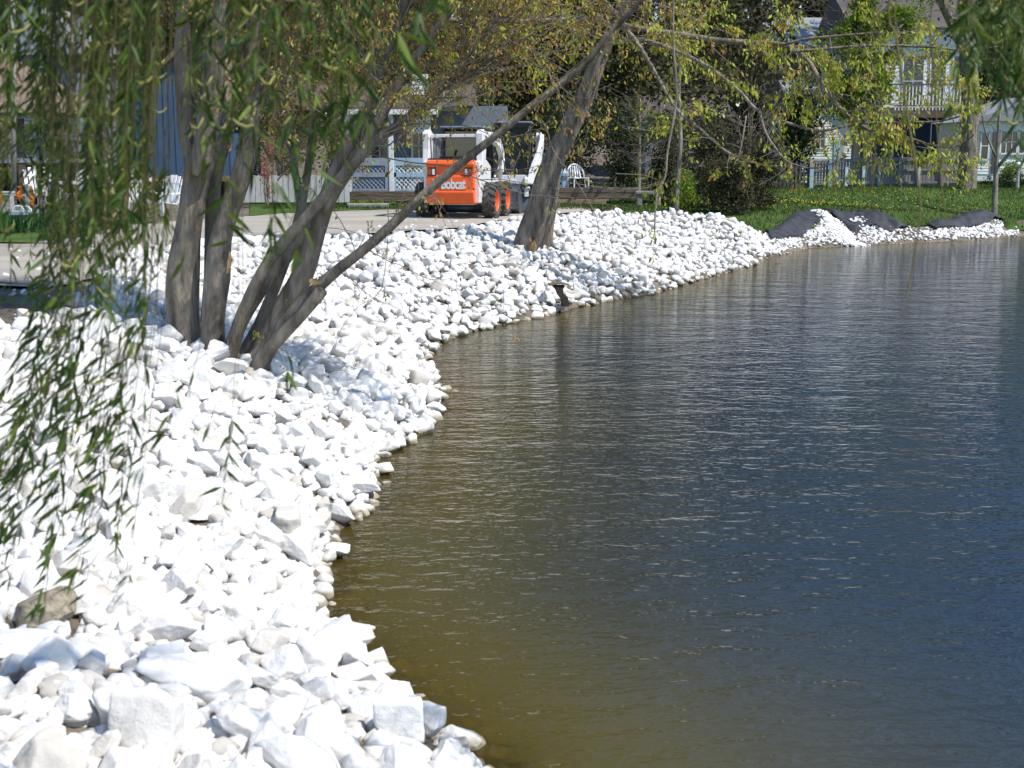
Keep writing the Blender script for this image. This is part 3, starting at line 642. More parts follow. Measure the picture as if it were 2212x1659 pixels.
for i in range(6, len(sA['Ld']) - 2):
    if rnd.random() < .6:
        q = sA['Ld']; tw.grow(q[i], (q[i + 1] - q[i]).normalized() + Vector((rnd.gauss(0, .7), rnd.gauss(0, .7), rnd.gauss(0.2, .6))), rnd.uniform(.3, 1.2) * min(1, i / 40 + .2), .006, 1, -.1, .4, .4, 3)
off = tA.location; tw.v = [v - np.array(off) for v in tw.v]; tw.build('twigs', M['twig'], tA)
clusters([(p - off, d) for p, d in tw.tips], (2, 5), .036, M['lf_orange'], tA, 'leaves', .022, .45)

# ------------------------------------------------------------------ leaning tree over the water
bz = W(1150, 552, 24.0)
tB = thing('leaning_maple_tree', 'leaning single trunk on the rocks with torn bark base and yellow-green leaves', 'tree', (bz.x, bz.y, bz.z))
sB = {}
def SB(key, pts, Y0, Y1, extra=0, seed=0, k=14, label=None, name='branch'):
    o, q, r = stem(name, pts, Y0, Y1, M['bark2'] if name == 'trunk' else M['bark'], tB, extra, seed, k, label); sB[key] = q
SB('t', [(1134,575,70),(1144,520,62),(1165,456,55),(1184,390,48),(1208,322,44),(1252,228,38),(1288,145,33),(1318,80,29),(1345,20,26),(1375,-60,22)], 24.0, 23.2, 3, 31, 20, None, 'trunk')
SB('t2', [(1180,550,28),(1184,490,28),(1192,430,26),(1205,360,22),(1225,280,16)], 24.5, 24.3, 0, 32, 12, 'darker second stem behind the leaning trunk', 'trunk')
mb = MB(); mb.off = tB.location; P, r = D2W([(1142, 560, 22), (1148, 530, 28), (1156, 505, 13), (1162, 470, 3)], 23.76, 23.72); mb.tube(P, r, 7); mb.build('torn_wood', M['wood_raw'], tB, True)
SB('l', [(1318,62,11),(1300,42,11),(1200,43,10),(1100,46,10),(973,42,8),(880,52,5)], 23.3, 22.4, 0, 33, 8)
SB('1', [(1330,52,15),(1348,55,13),(1452,72,13),(1550,86,12),(1640,92,11),(1701,100,10),(1745,130,9),(1770,170,8.5),(1809,228,8),(1857,268,8),(1906,293,7),(1955,296,6),(2020,316,5),(2072,314,4),(2104,290,3)], 23.2, 19.5, 0, 34, 8)
SB('1b', [(1690,98,6),(1740,85,6),(1810,78,5),(1880,72,4),(1960,70,3),(2040,55,2.5)], 21.5, 20.5, 0, 35, 6)
SB('1c', [(1710,112,6),(1790,105,5.5),(1880,98,5),(1990,100,5),(2080,108,4),(2160,100,3)], 21.3, 20.2, 0, 36, 6)
SB('2', [(1310,92,11),(1370,84,10),(1419,94,9),(1510,133,9),(1592,192,8),(1641,241,7),(1725,273,6),(1776,283,5),(1854,267,5),(1961,264,5),(2030,262,4),(2111,241,3)], 23.2, 19.8, 0, 37, 8)
SB('3', [(1641,241,6),(1654,286,5.5),(1675,320,5),(1696,345,5),(1725,358,4.5),(1766,363,4),(1831,338,3)], 21.0, 20.4, 0, 38, 6)
SB('4', [(1345,60,9),(1370,81,8),(1406,140,7),(1458,231,6),(1510,277,6),(1576,332,5),(1647,356,4),(1693,358,3)], 23.0, 21, 0, 39, 6)
SB('5', [(1455,-30,4),(1455,98,4.5),(1462,195,5),(1458,241,5),(1442,325,5),(1437,381,4.5),(1419,420,4),(1414,488,3),(1416,527,2)], 21.5, 21.2, 0, 40, 6)
SB('6', [(1350,10,16),(1420,-40,14),(1560,-80,12),(1750,-90,9),(1950,-70,7),(2150,-50,5)], 22.8, 19, 0, 41, 8)
SB('7', [(1330,30,14),(1270,-20,12),(1150,-50,10),(1000,-60,8),(850,-50,6)], 23.2, 21.5, 0, 42, 8)
def exB(tw):
    for pts, Y, r in [([(1500,300),(1540,300),(1600,350),(1690,320)], 21, .008), ([(1340,270),(1400,282),(1470,290)], 22, .008), ([(1230,395),(1330,408),(1400,405),(1440,390),(1490,378)], 22, .008), ([(1330,375),(1400,380),(1440,400)], 21, .008), ([(1390,500),(1410,380),(1440,300)], 22, .006), ([(1640,400),(1690,370),(1720,340),(1790,290)], 20, .006), ([(1910,365),(1950,350),(1975,320)], 20, .007), ([(1800,200),(1900,220),(1990,250),(2060,300)], 21, .007)]:
        P = [W(x, y, Y) for x, y in pts]; q, _ = smooth_line(P, [1] * len(P), .12); tw.line(q, r, r * .45)
        for i in range(3, len(q), 4):
            if rnd.random() < .3: tw.tips.append((q[i], Vector((0, 0, -1))))
twigs_on(tB, [sB[k] for k in ('l', '1', '1b', '1c', '1', '7', '7', 'l')], 2.7, 1.5, M['lf_yellow'], (4, 8), .09, M['twig'], -.16, .22, .34, r0=.010, tmin=.04, spread=.045, extra_tw=exB, depth=2, sub=2.4, bias=(0, .15, .12))
tw = Twigs()
for kx in ('3', '5', '2', '1', '4', 't'):
    q = sB[kx]
    for i in range(2, len(q) - 1):
        if kx == 't' and i < len(q) * .55: continue
        if rnd.random() < .22: tw.grow(q[i], (q[i + 1] - q[i]).normalized() + Vector((rnd.gauss(0, .7), rnd.gauss(0, .7), rnd.gauss(-.1, .5))), rnd.uniform(.2, .7), .007, 1, -.2, .4, .35, 2)
off = tB.location; tw.v = [v - np.array(off) for v in tw.v]; tw.build('twigs', M['twig'], tB)
clusters([(p - off, d) for p, d in tw.tips], (3, 7), .09, M['lf_yellow'], tB, 'leaves', .045, .2)

# ------------------------------------------------------------------ willow overhead
tW = thing('willow_tree', 'weeping willow hanging its leafy strands in front of the view at the left', 'tree', (-5.5, -2.5, 1.0))
mb = MB(); mb.off = tW.location
mb.tube(*smooth_line([(-5.5, -2.5, .7), (-5.4, -2.4, 2.5), (-5.0, -2.0, 4.5), (-4.6, -1.2, 7), (-4.4, -.6, 10)], [.55, .42, .36, .26, .12], .3), 14, wob=.25); mb.build('trunk', M['bark'], tW, True)
limbs = [[(-5.1, -2.1, 4.0), (-3.6, .2, 5.0), (-2.2, 2.2, 5.3), (-.9, 3.4, 5.2), (.4, 4.2, 4.9)], [(-5.0, -1.8, 4.6), (-4.0, 1.0, 5.6), (-3.2, 3.2, 5.5), (-2.2, 5.0, 5.0)],
         [(-4.8, -1.6, 5.6), (-2.4, -.2, 6.6), (-.2, 1.2, 6.6), (.9, 2.4, 6.0), (1.5, 3.3, 5.3)], [(-3.6, .2, 5.0), (-2.8, 1.8, 4.8), (-1.9, 2.9, 4.5), (-.8, 3.2, 4.3)]]
mb = MB(); mb.off = tW.location
for l in limbs: mb.tube(*smooth_line(l, list(np.linspace(.16, .03, len(l))), .2), 8)
mb.build('limbs', M['bark'], tW, True)
allp = [p for l in limbs for p in smooth_line(l, [1] * len(l), .1)[0]]
TW = Twigs(); wp, wd, wl, wt, cat = [], [], [], [], []
def strand(pts, Y, dens=26, leaf=.075, y_leaf0=-400, y_leaf1=9999, wind=0, dY=0, catk=.0, r=.0016):
    """pts in picture units from the top down; continues up to the nearest limb"""
    P = [W(x, y, Y + dY * i / len(pts)) for i, (x, y) in enumerate(pts)]
    top = P[0]; lp = min(allp, key=lambda a: (a.x - top.x) ** 2 + (a.y - top.y) ** 2 + .1 * (a.z - top.z) ** 2)
    up = [lp, lp.lerp(top, .35) + Vector((0, 0, .35)), lp.lerp(top, .75) + Vector((0, 0, .3))]
    q, rr = smooth_line(up + P, [1] * (len(P) + 3), .04)
    q = [p + Vector((mnoise.noise(p * 1.7) * .03, mnoise.noise(p * 1.7 + Vector((4, 0, 0))) * .03, 0)) for p in q]
    TW.line(q, r * 1.4, r * .5, 3); L = 0
    for i in range(1, len(q)):
        p = q[i]; d = (q[i] - q[i - 1]); seg = d.length; d.normalize()
        # picture y of the point
        zc = p.y * CP - (p.z - CAMZ) * SP; v = 384 - FPX * ((p.z - CAMZ) * CP + p.y * SP) / zc; yy = v / K
        if not (y_leaf0 <= yy <= y_leaf1): continue
        L += seg * dens * (1 if yy > -150 else .5)
        while L > 1:
            L -= 1
            e = Vector((rnd.gauss(0, 1), rnd.gauss(0, 1), rnd.gauss(0, .5))).normalized()
            dd = (d * .8 + e * 1.0 + Vector((-wind * rnd.uniform(.4, 1.8), 0, -.2 - wind * .5))).normalized()
            wp.append(tuple(p)); wd.append(tuple(dd)); wl.append(leaf * rnd.uniform(.6, 1.25)); wt.append(rnd.random() ** 1.7)
            if rnd.random() < catk: cat.append((p.copy(), rnd.choice((-1, 1))))
for _ in range(88):
    x = rnd.choice((rnd.uniform(-60, 345), rnd.uniform(70, 345))); yb = rnd.triangular(180, 720, 430); Y = rnd.uniform(2.9, 4.6)
    strand([(x + 10, -60), (x, yb * .5), (x - rnd.uniform(-10, 25), yb)], Y, 50, .052, wind=.3, catk=.045)
for _ in range(60):
    x = rnd.uniform(100, 385); yb = rnd.triangular(380, 640, 520); Y = rnd.uniform(3.0, 4.4)
    strand([(x + 10, -60), (x, yb * .5), (x - rnd.uniform(0, 35), yb)], Y, 24, .062, y_leaf0=330, wind=.45, catk=.05)
for _ in range(50):
    x = rnd.uniform(90, 340); yb = rnd.uniform(850, 1330); Y = rnd.uniform(3.0, 3.9); dx = rnd.uniform(10, 260) * (yb / 1300)
    strand([(x + 20, -60), (x + 10, 400), (x - dx * .2, 700), (x - dx, yb)], Y, 32, .062, y_leaf0=rnd.uniform(480, 900), wind=.8, catk=.02)
for _ in range(5):
    x = rnd.uniform(300, 370); yb = rnd.uniform(980, 1330); Y = rnd.uniform(3.1, 3.9)
    strand([(x + 20, -60), (x + 10, 400), (x, 700), (x - rnd.uniform(20, 90), yb)], Y, 26, .05, y_leaf0=rnd.uniform(900, 1080), wind=.7)
for _ in range(46):
    x = rnd.uniform(390, 800); yb = rnd.triangular(20, 420, 190) * (1 if x < 760 else .7); Y = rnd.uniform(2.9, 4.0)
    strand([(x, -80), (x + 4, yb * .4), (x + rnd.uniform(-14, 14), yb)], Y, 28, .066, wind=.1, catk=.08)
for x0, y0, y1, Y, s_ in [(795, 190, 250, 3.0, .085), (872, 20, 110, 2.7, .085), (905, -20, 60, 2.8, .085), (640, 200, 345, 3.2, .08), (560, 215, 300, 3.0, .08), (500, 330, 520, 3.3, .075), (600, 330, 500, 3.3, .075), (690, 200, 400, 3.2, .075), (735, 150, 265, 3.0, .08), (760, 60, 200, 3.1, .08), (930, -30, 15, 3.0, .08)]:
    strand([(x0 + 4, -80), (x0 - 4, y0), (x0, y1)], Y, 60, s_, y_leaf0=y0, catk=.05)
strand([(592, -60), (588, 300), (591, 539), (600, 614), (607, 679), (616, 800)], 3.3, 45, .08, y_leaf0=735)
strand([(615, -60), (602, 300), (590, 520), (585, 560)], 3.3, 40, .08, y_leaf0=440)
strand([(680, -60), (660, 250), (650, 480), (652, 560)], 3.2, 34, .085, y_leaf0=440)
strand([(535, -60), (525, 300), (513, 627), (500, 790), (492, 905), (475, 1085)], 3.4, 80, .06, y_leaf0=890, wind=.15)
strand([(535, -60), (530, 300), (520, 627), (508, 770), (500, 860), (465, 900), (425, 925)], 3.5, 16, .06, y_leaf0=840)
strand([(410, -60), (405, 300), (395, 540), (385, 560)], 3.0, 60, .07, y_leaf0=535)
strand([(430, -60), (425, 400), (420, 750), (370, 850), (345, 930)], 3.2, 44, .055, y_leaf0=770, wind=.4)
strand([(240, -60), (238, 300), (222, 560), (215, 640)], 2.6, 60, .07, y_leaf0=560)
for _ in range(44):
    x = rnd.uniform(2070, 2290); yb = rnd.triangular(60, 420, 200) * (.5 + .5 * (x - 2040) / 200); Y = rnd.uniform(3.0, 4.4)
    strand([(x, -80), (x + 4, yb * .4), (x + rnd.uniform(-24, 14), yb)], Y, 28, .072, wind=.05, catk=.04)
strand([(1938, -60), (1945, 80), (1960, 200), (1975, 330), (1983, 440), (1965, 540), (1940, 645)], 3.5, 0, .06, r=.0055)
strand([(1955, -60), (1947, 60), (1950, 120)], 3.5, 0, .06, r=.004)
strand([(2030, -60), (2035, 200), (2040, 440), (2060, 560)], 3.8, 0, .06, r=.0035)
strand([(1900, -60), (1906, 150), (1895, 330), (1870, 470)], 3.9, 0, .06, r=.0025)
offn = np.array(tW.location)
# shade canopy higher up
for _ in range(420):
    p = rnd.choice(allp) + Vector((rnd.gauss(.3, .7), rnd.gauss(0, .6), rnd.uniform(-.1, 1.3)))
    TW.line([p, p + Vector((rnd.gauss(0, .15), rnd.gauss(0, .15), -.45)), p + Vector((rnd.gauss(0, .2), rnd.gauss(0, .2), -.9))], .004, .002, 3)
    for _ in range(24):
        q = p + Vector((rnd.gauss(0, .07), rnd.gauss(0, .07), -rnd.uniform(0, .9)))
        wp.append(tuple(q)); wd.append((rnd.gauss(0, .6), rnd.gauss(0, .6), -.8)); wl.append(.08 * rnd.uniform(.7, 1.2)); wt.append(rnd.random() ** 2)
TW.v = [v - offn for v in TW.v]; TW.build('strands', M['willow_twig'], tW)['kind'] = 'stuff'
wl_ = np.array(wl); me = leaf_mesh(np.array(wp) - offn, np.array(wd), wl_, wl_ * .165, np.array(wt), 'lance', .12); mesh_obj('leaves', me, M['lf_willow'], tW)
print('willow leaves', len(wp))
mb = MB(); mb.off = tW.location
for p, s_ in cat:
    dx, dy = s_ * rnd.uniform(.02, .035), rnd.uniform(-.02, .02); a_ = rnd.uniform(-.02, .012)
    mb.tube([p, p + Vector((dx * .5, dy * .5, a_ - .006)), p + Vector((dx, dy, a_ * 1.2)), p + Vector((dx * 1.35, dy * 1.3, a_ * 1.1 + .012))], [.0015, .0032, .0032, .001], 5)
mb.build('catkins', M['catkin'], tW, True)['kind'] = 'stuff'

# ------------------------------------------------------------------ skid steer loaders
def text_mesh(body, size, extr, name, m, parent, M4):
    c = bpy.data.curves.new(name, 'FONT'); c.body = body; c.size = size; c.extrude = extr; c.offset = size * .03; c.align_x = 'CENTER'; c.align_y = 'CENTER'; c.space_character = .92
    o = bpy.data.objects.new(name, c); sc.collection.objects.link(o); bpy.context.view_layer.update()
    me = bpy.data.meshes.new_from_object(o.evaluated_get(bpy.context.evaluated_depsgraph_get())); bpy.data.objects.remove(o)
    me.transform(M4); me.materials.clear(); return mesh_obj(name, me, m, parent)
def loader(label, loc, rz, ext, roof_z=2.0, detail=True):
    t = thing('skid_steer_loader', label, 'loader', loc, rz, 'white compact loaders parked on the gravel road')
    # local: rear face at y=0, front +y, x to the right
    b = MB().box((-.50, .1, .30), (.50, 2.35, .78)).prism([(.06, .34), (1.15, .30), (1.15, 1.12), (.75, 1.26), (.06, 1.24)], -.63, .63).box((-.60, 1.10, .62), (.60, 2.1, .84))
    b.build('body', M['white_m'], t, bevel=.025)
    tg = MB().prism([(-.10, .44), (-.05, .33), (.10, .31), (.10, 1.25), (.05, 1.27), (-.06, 1.24), (-.10, 1.18), (-.085, 1.12), (-.05, 1.10), (-.045, .94), (-.085, .915), (-.09, .61), (-.125, .58)], -.53, .53)
    tg = tg.build('tailgate', M['orange_m'], t, bevel=.02)
    for s in (-1, 1):
        MB().box((s * .40 - .085, -.085, .93), (s * .40 + .085, -.03, 1.09)).build('light_housing', M['black_m'], tg, bevel=.008)
        x0 = s * .445; MB().box((x0 - .032, -.10, .95), (x0 + .032, -.083, 1.07)).build('tail_light', M['red_lens'], tg)
        x0 = s * .365; MB().box((x0 - .028, -.10, .95), (x0 + .028, -.083, 1.07)).build('reversing_light', M['clear_lens'], tg)
    if detail:
        text_mesh('Bobcat', .30, .006, 'lettering', M['white'], tg, Matrix.Translation((.075, -.100, .742)) @ Matrix.Rotation(R(90), 4, 'X') @ Matrix.Diagonal((.70, 1, 1, 1)))
        em = MB()
        for pts in ([(-.40, .86), (-.36, .80), (-.33, .82), (-.345, .86), (-.37, .83)], [(-.43, .79), (-.35, .78), (-.31, .745), (-.36, .73), (-.40, .75)], [(-.41, .73), (-.36, .715), (-.33, .70), (-.38, .695)]):
            em.prism(pts, -.094, -.088, 'y')
        em.build('emblem', M['white'], tg)
    MB().box((-.55, .12, 1.25), (.55, .9, 1.30)).box((-.3, .2, 1.30), (.3, .55, 1.34)).build('engine_cover', M['black_m'], t, bevel=.015)
    MB().tube([(-.28, .3, 1.30), (-.28, .3, 1.42), (-.26, .27, 1.47)], .03, 8).build('exhaust', M['black_m'], t)
    for s in (-1, 1):
        up = MB().prism([(.10, 1.0), (.42, 1.0), (.50, 1.55), (.46, 1.86), (.30, 1.92), (.14, 1.84), (.16, 1.5)], s * .60 - .075, s * .60 + .075)
        up.build('upright', M['white_m'], t, bevel=.02)
        # lift arm: along the cab and down in front
        ar = MB(); P = [(s * .60, .18, 1.80), (s * .69, .75, 1.78), (s * .71, 1.55, 1.62), (s * .66, 2.15, 1.32), (s * .50, 2.50, .86), (s * .42, 2.72, .50)]; Wd = [.16, .17, .20, .24, .20, .16]
        for i in range(len(P) - 1): ar.bar(P[i], P[i + 1], .11, (Wd[i] + Wd[i + 1]) / 2)
        ar.bar((s * .67, 2.05, 1.36), (s * .70, 1.98, .98), .07, .12)
        a_ = ar.build('lift_arm', M['white_m'], t, bevel=.015)
        MB().tube([(s * .72, 1.25, .95), (s * .72, 1.85, 1.30)], .035, 8).build('hydraulic_cylinder', M['steel'], a_, True)
        MB().prism([(2.30, .34), (2.78, .34), (2.70, .78), (2.45, .84)], s * .38 - .05, s * .38 + .05).build('arm_mount', M['white_m'], a_, bevel=.01)
    MB().bar((-.58, .26, 1.78), (.58, .26, 1.78), .10, .07).build('crossbar', M['white_m'], t, bevel=.01)
    MB().box((-.52, 2.36, .62), (.52, 2.44, .86)).box((-.12, 2.44, .66), (.12, 2.46, .74)).build('front_beam', M['white_m'], t, bevel=.012)
    # cab
    cb = MB()
    for x in (-.42, .42):
        for y in (.92, 2.2): cb.bar((x, y, .84), (x, y + (-.10 if y > 1 else .05), roof_z - .06), .075, .075)
        cb.bar((x, .92, roof_z - .09), (x, 2.10, roof_z - .09), .06, .08); cb.bar((x, .92, 1.35), (x, 2.15, 1.25), .04, .06)
        for k in range(9): cb.bar((x, 1.0 + k * .13, .9), (x, 1.0 + k * .125, roof_z - .1), .012, .012)
    cb.bar((-.42, 2.19, .90), (.42, 2.19, .90), .08, .10); cb.bar((-.42, 2.10, roof_z - .10), (.42, 2.10, roof_z - .10), .08, .10)
    cab = cb.build('cab_frame', M['black_m'], t, bevel=.008)
    MB().box((-.48, .86, roof_z - .05), (.48, 2.22, roof_z)).build('roof', M['greyblue'], cab, bevel=.02)
    MB().add([(-.38, 2.205, .95), (.38, 2.205, .95), (.38, 2.115, roof_z - .15), (-.38, 2.115, roof_z - .15)], [(0, 1, 2, 3)]).build('front_window', M['glass'], cab)
    MB().box((-.36, .90, .9), (.36, .915, roof_z - .12)).build('rear_window', M['glass'], cab)
    MB().box((-.26, 1.15, .84), (.26, 1.65, 1.0)).box((-.26, 1.12, 1.0), (.26, 1.25, 1.6)).build('seat', M['black_m'], cab, bevel=.03)
    # bucket
    prof = [(3.28, .02), (2.85, .02), (2.72, .10), (2.66, .28), (2.68, .52), (2.78, .66)]
    inn = [(2.80, .64), (2.71, .52), (2.69, .29), (2.75, .12), (2.87, .045), (3.28, .03)]
    bk = MB(); bw = .93
    for p, q in zip(prof, prof[1:]): bk.bar((0, (p[0] + q[0]) / 2, (p[1] + q[1]) / 2 ), (0, (p[0] + q[0]) / 2, (p[1] + q[1]) / 2 + 1e-4), .01, .01) if False else None
    bk.prism(prof + inn, -bw, bw)
    for s in (-1, 1): bk.prism([(3.28, .0), (2.84, .0), (2.71, .09), (2.645, .28), (2.665, .53), (2.78, .69), (3.0, .50)], s * bw - .012, s * bw + .012)
    bo = bk.build('bucket', M['steel'], t); MB().bar((-bw, 3.28, .02), (bw, 3.28, .02), .09, .03).build('cutting_edge', M['steel'], bo)
    # wheels
    for s in (-1, 1):
        for y in (.62, 1.72):
            rim = MB(); c = Vector((s * .76, y, .38))
            def disc(mb_, x, r0, r1, x2, n=28):
                vs = []; 
                for r_, xx in ((r0, x), (r1, x2)):
                    for k in range(n): a_ = 2 * math.pi * k / n; vs.append((c.x + s * xx, c.y + r_ * math.cos(a_), c.z + r_ * math.sin(a_)))
                mb_.add(vs, [(k, (k + 1) % n, n + (k + 1) % n, n + k) for k in range(n)])
            for a0, a1, b0, b1 in ((.06, .02, .02, .07), (.07, .02, .10, .03), (.10, .03, .20, .03), (.20, .03, .215, .10), (.215, .10, .235, .125)): disc(rim, a1, a0, b0, b1)
            rim.add([(c.x + s * .02, c.y + .06 * math.cos(k), c.z + .06 * math.sin(k)) for k in np.arange(0, 6.28, .7853)], [tuple(range(8))])
            rm = rim.build('wheel', M['orange_m'], t, True)
            ty = MB(); pr = [(.235, .115), (.30, .15), (.345, .135), (.365, .10), (.37, 0), (.365, -.10), (.345, -.135), (.30, -.15), (.235, -.115)]; n = 36; vs = []
            for r_, xx in pr:
                for k in range(n): a_ = 2 * math.pi * k / n; vs.append((c.x + xx, c.y + r_ * math.cos(a_), c.z + r_ * math.sin(a_)))
            ty.add(vs, [(j * n + k, j * n + (k + 1) % n, (j + 1) * n + (k + 1) % n, (j + 1) * n + k) for j in range(len(pr) - 1) for k in range(n)])
            for k in range(16):
                for side in (-1, 1):
                    a0 = 2 * math.pi * (k + (.5 if side > 0 else 0)) / 16; a1 = a0 + .22; a2 = a0 + .26
                    q = lambda r_, a_, xx: Vector((c.x + xx * side, c.y + r_ * math.cos(a_), c.z + r_ * math.sin(a_)))
                    ty.bar(q(.375, a0, .005), q(.375, a1, .13), .045, .045, up=(0, math.cos(a0), math.sin(a0))); ty.bar(q(.372, a1, .125), q(.315, a2, .155), .045, .04, up=(0, math.cos(a0), math.sin(a0)))
            ty.build('tyre', M['rubber'], rm)
            hb = MB(); hb.off = Vector((0, 0, 0))
    return t
zr = 1.04
pA = W(1270 + 0, 472, 29.3); pA.z = zr
c0 = W(1370 / 1, 470, 29.3)
c0 = W((1283 + 1430) / 2 * 0.72, 470, 29.2)
loader('white compact loader parked with its orange tailgate facing the viewer', (c0.x - .02, c0.y, zr), R(-12), None)
c1 = W(1104, 470, 33.0)
loader('white compact loader parked behind, its dark cab glass facing the viewer', (c1.x + .14, c1.y + 2.6, zr + .02), R(180 - 3), None, 2.16, False)

# ------------------------------------------------------------------ house helpers
def rect(mb, x0, y0, x1, y1, Y, dep):
    """solid box whose front face fills that picture rectangle at depth Y"""
    a, b = W(x0, y1, Y), W(x1, y0, Y); return mb.box((a.x, Y, a.z), (b.x, Y + dep, b.z))
def siding(mb, x0, z0, x1, z1, Y, step=.16, t=.02):
    z = z0
    while z < z1 - .01:
        zz = min(z + step, z1); mb.add([(x0, Y - t, z), (x1, Y - t, z), (x1, Y - .004, zz), (x0, Y - .004, zz), (x0, Y, z), (x1, Y, z)], [(0, 1, 2, 3), (0, 4, 5, 1)]); z = zz
def lattice(mb, a, b, Y, step=.10, w_=.022):
    """diagonal lattice filling the rectangle a..b (x,z) at depth Y"""
    x0, z0 = a; x1, z1 = b; n = int(((x1 - x0) + (z1 - z0)) / step) + 1
    for k in range(1, n):
        s = k * step
        p = (x0 + min(s, x1 - x0), z0 + max(0, s - (x1 - x0))); q = (x0 + max(0, s - (z1 - z0)), z0 + min(s, z1 - z0))
        mb.bar((p[0], Y, p[1]), (q[0], Y, q[1]), .012, w_)
        mb.bar((x1 - (p[0] - x0), Y + .012, p[1]), (x1 - (q[0] - x0), Y + .012, q[1]), .012, w_)
def window(par, x0, y0, x1, y1, Y, nx=2, ny=2, fm='white'):
    a, b = W(x0, y1, Y), W(x1, y0, Y); f = MB(); t_ = .07
    f.bar((a.x, Y, a.z), (a.x, Y, b.z), t_, .06); f.bar((b.x, Y, a.z), (b.x, Y, b.z), t_, .06); f.bar((a.x - t_/2, Y, a.z), (b.x + t_/2, Y, a.z), .06, t_); f.bar((a.x - t_/2, Y, b.z), (b.x + t_/2, Y, b.z), .06, t_)
    for i in range(1, nx): x = a.x + (b.x - a.x) * i / nx; f.bar((x, Y, a.z), (x, Y, b.z), .035, .04)
    for i in range(1, ny): z = a.z + (b.z - a.z) * i / ny; f.bar((a.x, Y, z), (b.x, Y, z), .04, .035)
    f.off = Vector((0, 0, 0)); o = f.build('window', M[fm], par)
    MB().box((a.x, Y + .005, a.z), (b.x, Y + .02, b.z)).build('pane', M['window'], o); return o
def part(mbf, name, m, root, bevel=0, smooth=False):
    mb = MB(); mbf(mb); return mb.build(name, M[m], root, smooth, bevel)
def settle(root, loc):
    loc = Vector(loc); root.location = loc
    for ch in root.children: ch.matrix_parent_inverse = Matrix.Translation(-loc)

# ------------------------------------------------------------------ porch house behind the loader
Y = 39.6
t = thing('porch_house', 'grey house with a white trimmed porch and lattice skirt behind the loader', 'house')
mb = MB(); a, b = W(760, 400, Y + 3), W(1130, 250, Y + 3); mb.box((a.x, Y + 3, 1.0), (b.x - .5, Y + 8, 3.9)); mb.build('wall', M['greyblue'], t)
mb = MB(); a, b = W(752, 240, Y), W(990, 240, Y); mb.prism([(Y - .2, a.z), (Y + 3.2, a.z + .5), (Y + 3.2, a.z + .62), (Y - .2, a.z + .12)], a.x, b.x); rf = mb.build('porch_roof', M['brownwall'], t)
mb = MB(); a, b = W(750, 247, Y - .25), W(946, 236, Y - .25); mb.box((a.x, Y - .26, a.z), (b.x, Y - .20, b.z)); mb.build('fascia', M['white'], rf)
mb = MB(); a = W(940, 245, Y + 3); mb.prism([(Y + 2.7, 3.9), (Y + 8.4, 3.9), (Y + 5.5, 4.7)], a.x - 5.4, a.x + 1.2); mb.build('roof', M['brownwall'], t)
mb = MB(); a, b = W(890, 205, Y + 2.7), W(925, 160, Y + 2.7); siding(mb, a.x, a.z, b.x, b.z, Y + 2.75); mb.box((a.x, Y + 2.76, a.z), (b.x, Y + 2.9, b.z)); mb.build('gable_trim', M['white'], t)
for x in (752, 845, 926):
    a, b = W(x - 4, 424, Y), W(x + 4, 246, Y); MB().box((a.x, Y - .05, a.z), (b.x, Y + .06, b.z)).build('post', M['white'], t, bevel=.01)
for x0, x1, m_ in ((756, 838, 'bluegrey'), (850, 922, 'paleblue')):
    a, b = W(x0, 412, Y), W(x1, 341, Y); f = MB(); mid = a.z + (b.z - a.z) * .47
    f.box((a.x, Y - .03, b.z - .22), (b.x, Y + .03, b.z)); f.box((a.x, Y - .03, mid - .05), (b.x, Y + .03, mid + .08)); f.box((a.x, Y - .03, a.z), (a.x + .09, Y + .03, b.z - .22)); f.box((b.x - .09, Y - .03, a.z), (b.x, Y + .03, b.z - .22)); f.box((a.x + .09, Y - .03, a.z), (b.x - .09, Y + .03, a.z + .06))
    o = f.build('railing_frame', M[m_], t)
    l = MB(); lattice(l, (a.x + .09, a.z + .06), (b.x - .09, mid - .05), Y, .13, .035); lattice(l, (a.x + .09, mid + .08), (b.x - .09, b.z - .22), Y, .13, .035); l.build('lattice', M['white' if x0 > 800 else 'bluegrey'], o)
l = MB(); a, b = W(880, 290, Y), W(922, 256, Y); lattice(l, (a.x, a.z), (b.x, b.z), Y + .02, .13, .035); l.build('corner_lattice', M['white'], t)
l = MB(); a, b = W(756, 290, Y), W(770, 250, Y); lattice(l, (a.x, a.z), (b.x, b.z), Y + .02, .13, .035); l.build('corner_lattice', M['white'], t)
mb = MB(); a, b = W(748, 414, Y), W(930, 410, Y); mb.box((a.x, Y - .1, a.z - .06), (b.x, Y + 3, a.z)); mb.build('porch_floor', M['timber'], t)
window(t, 800, 345, 840, 285, Y + 2.97); window(t, 890, 345, 920, 285, Y + 2.97)
settle(t, (W(850, 430, Y).x, Y, 1.0))

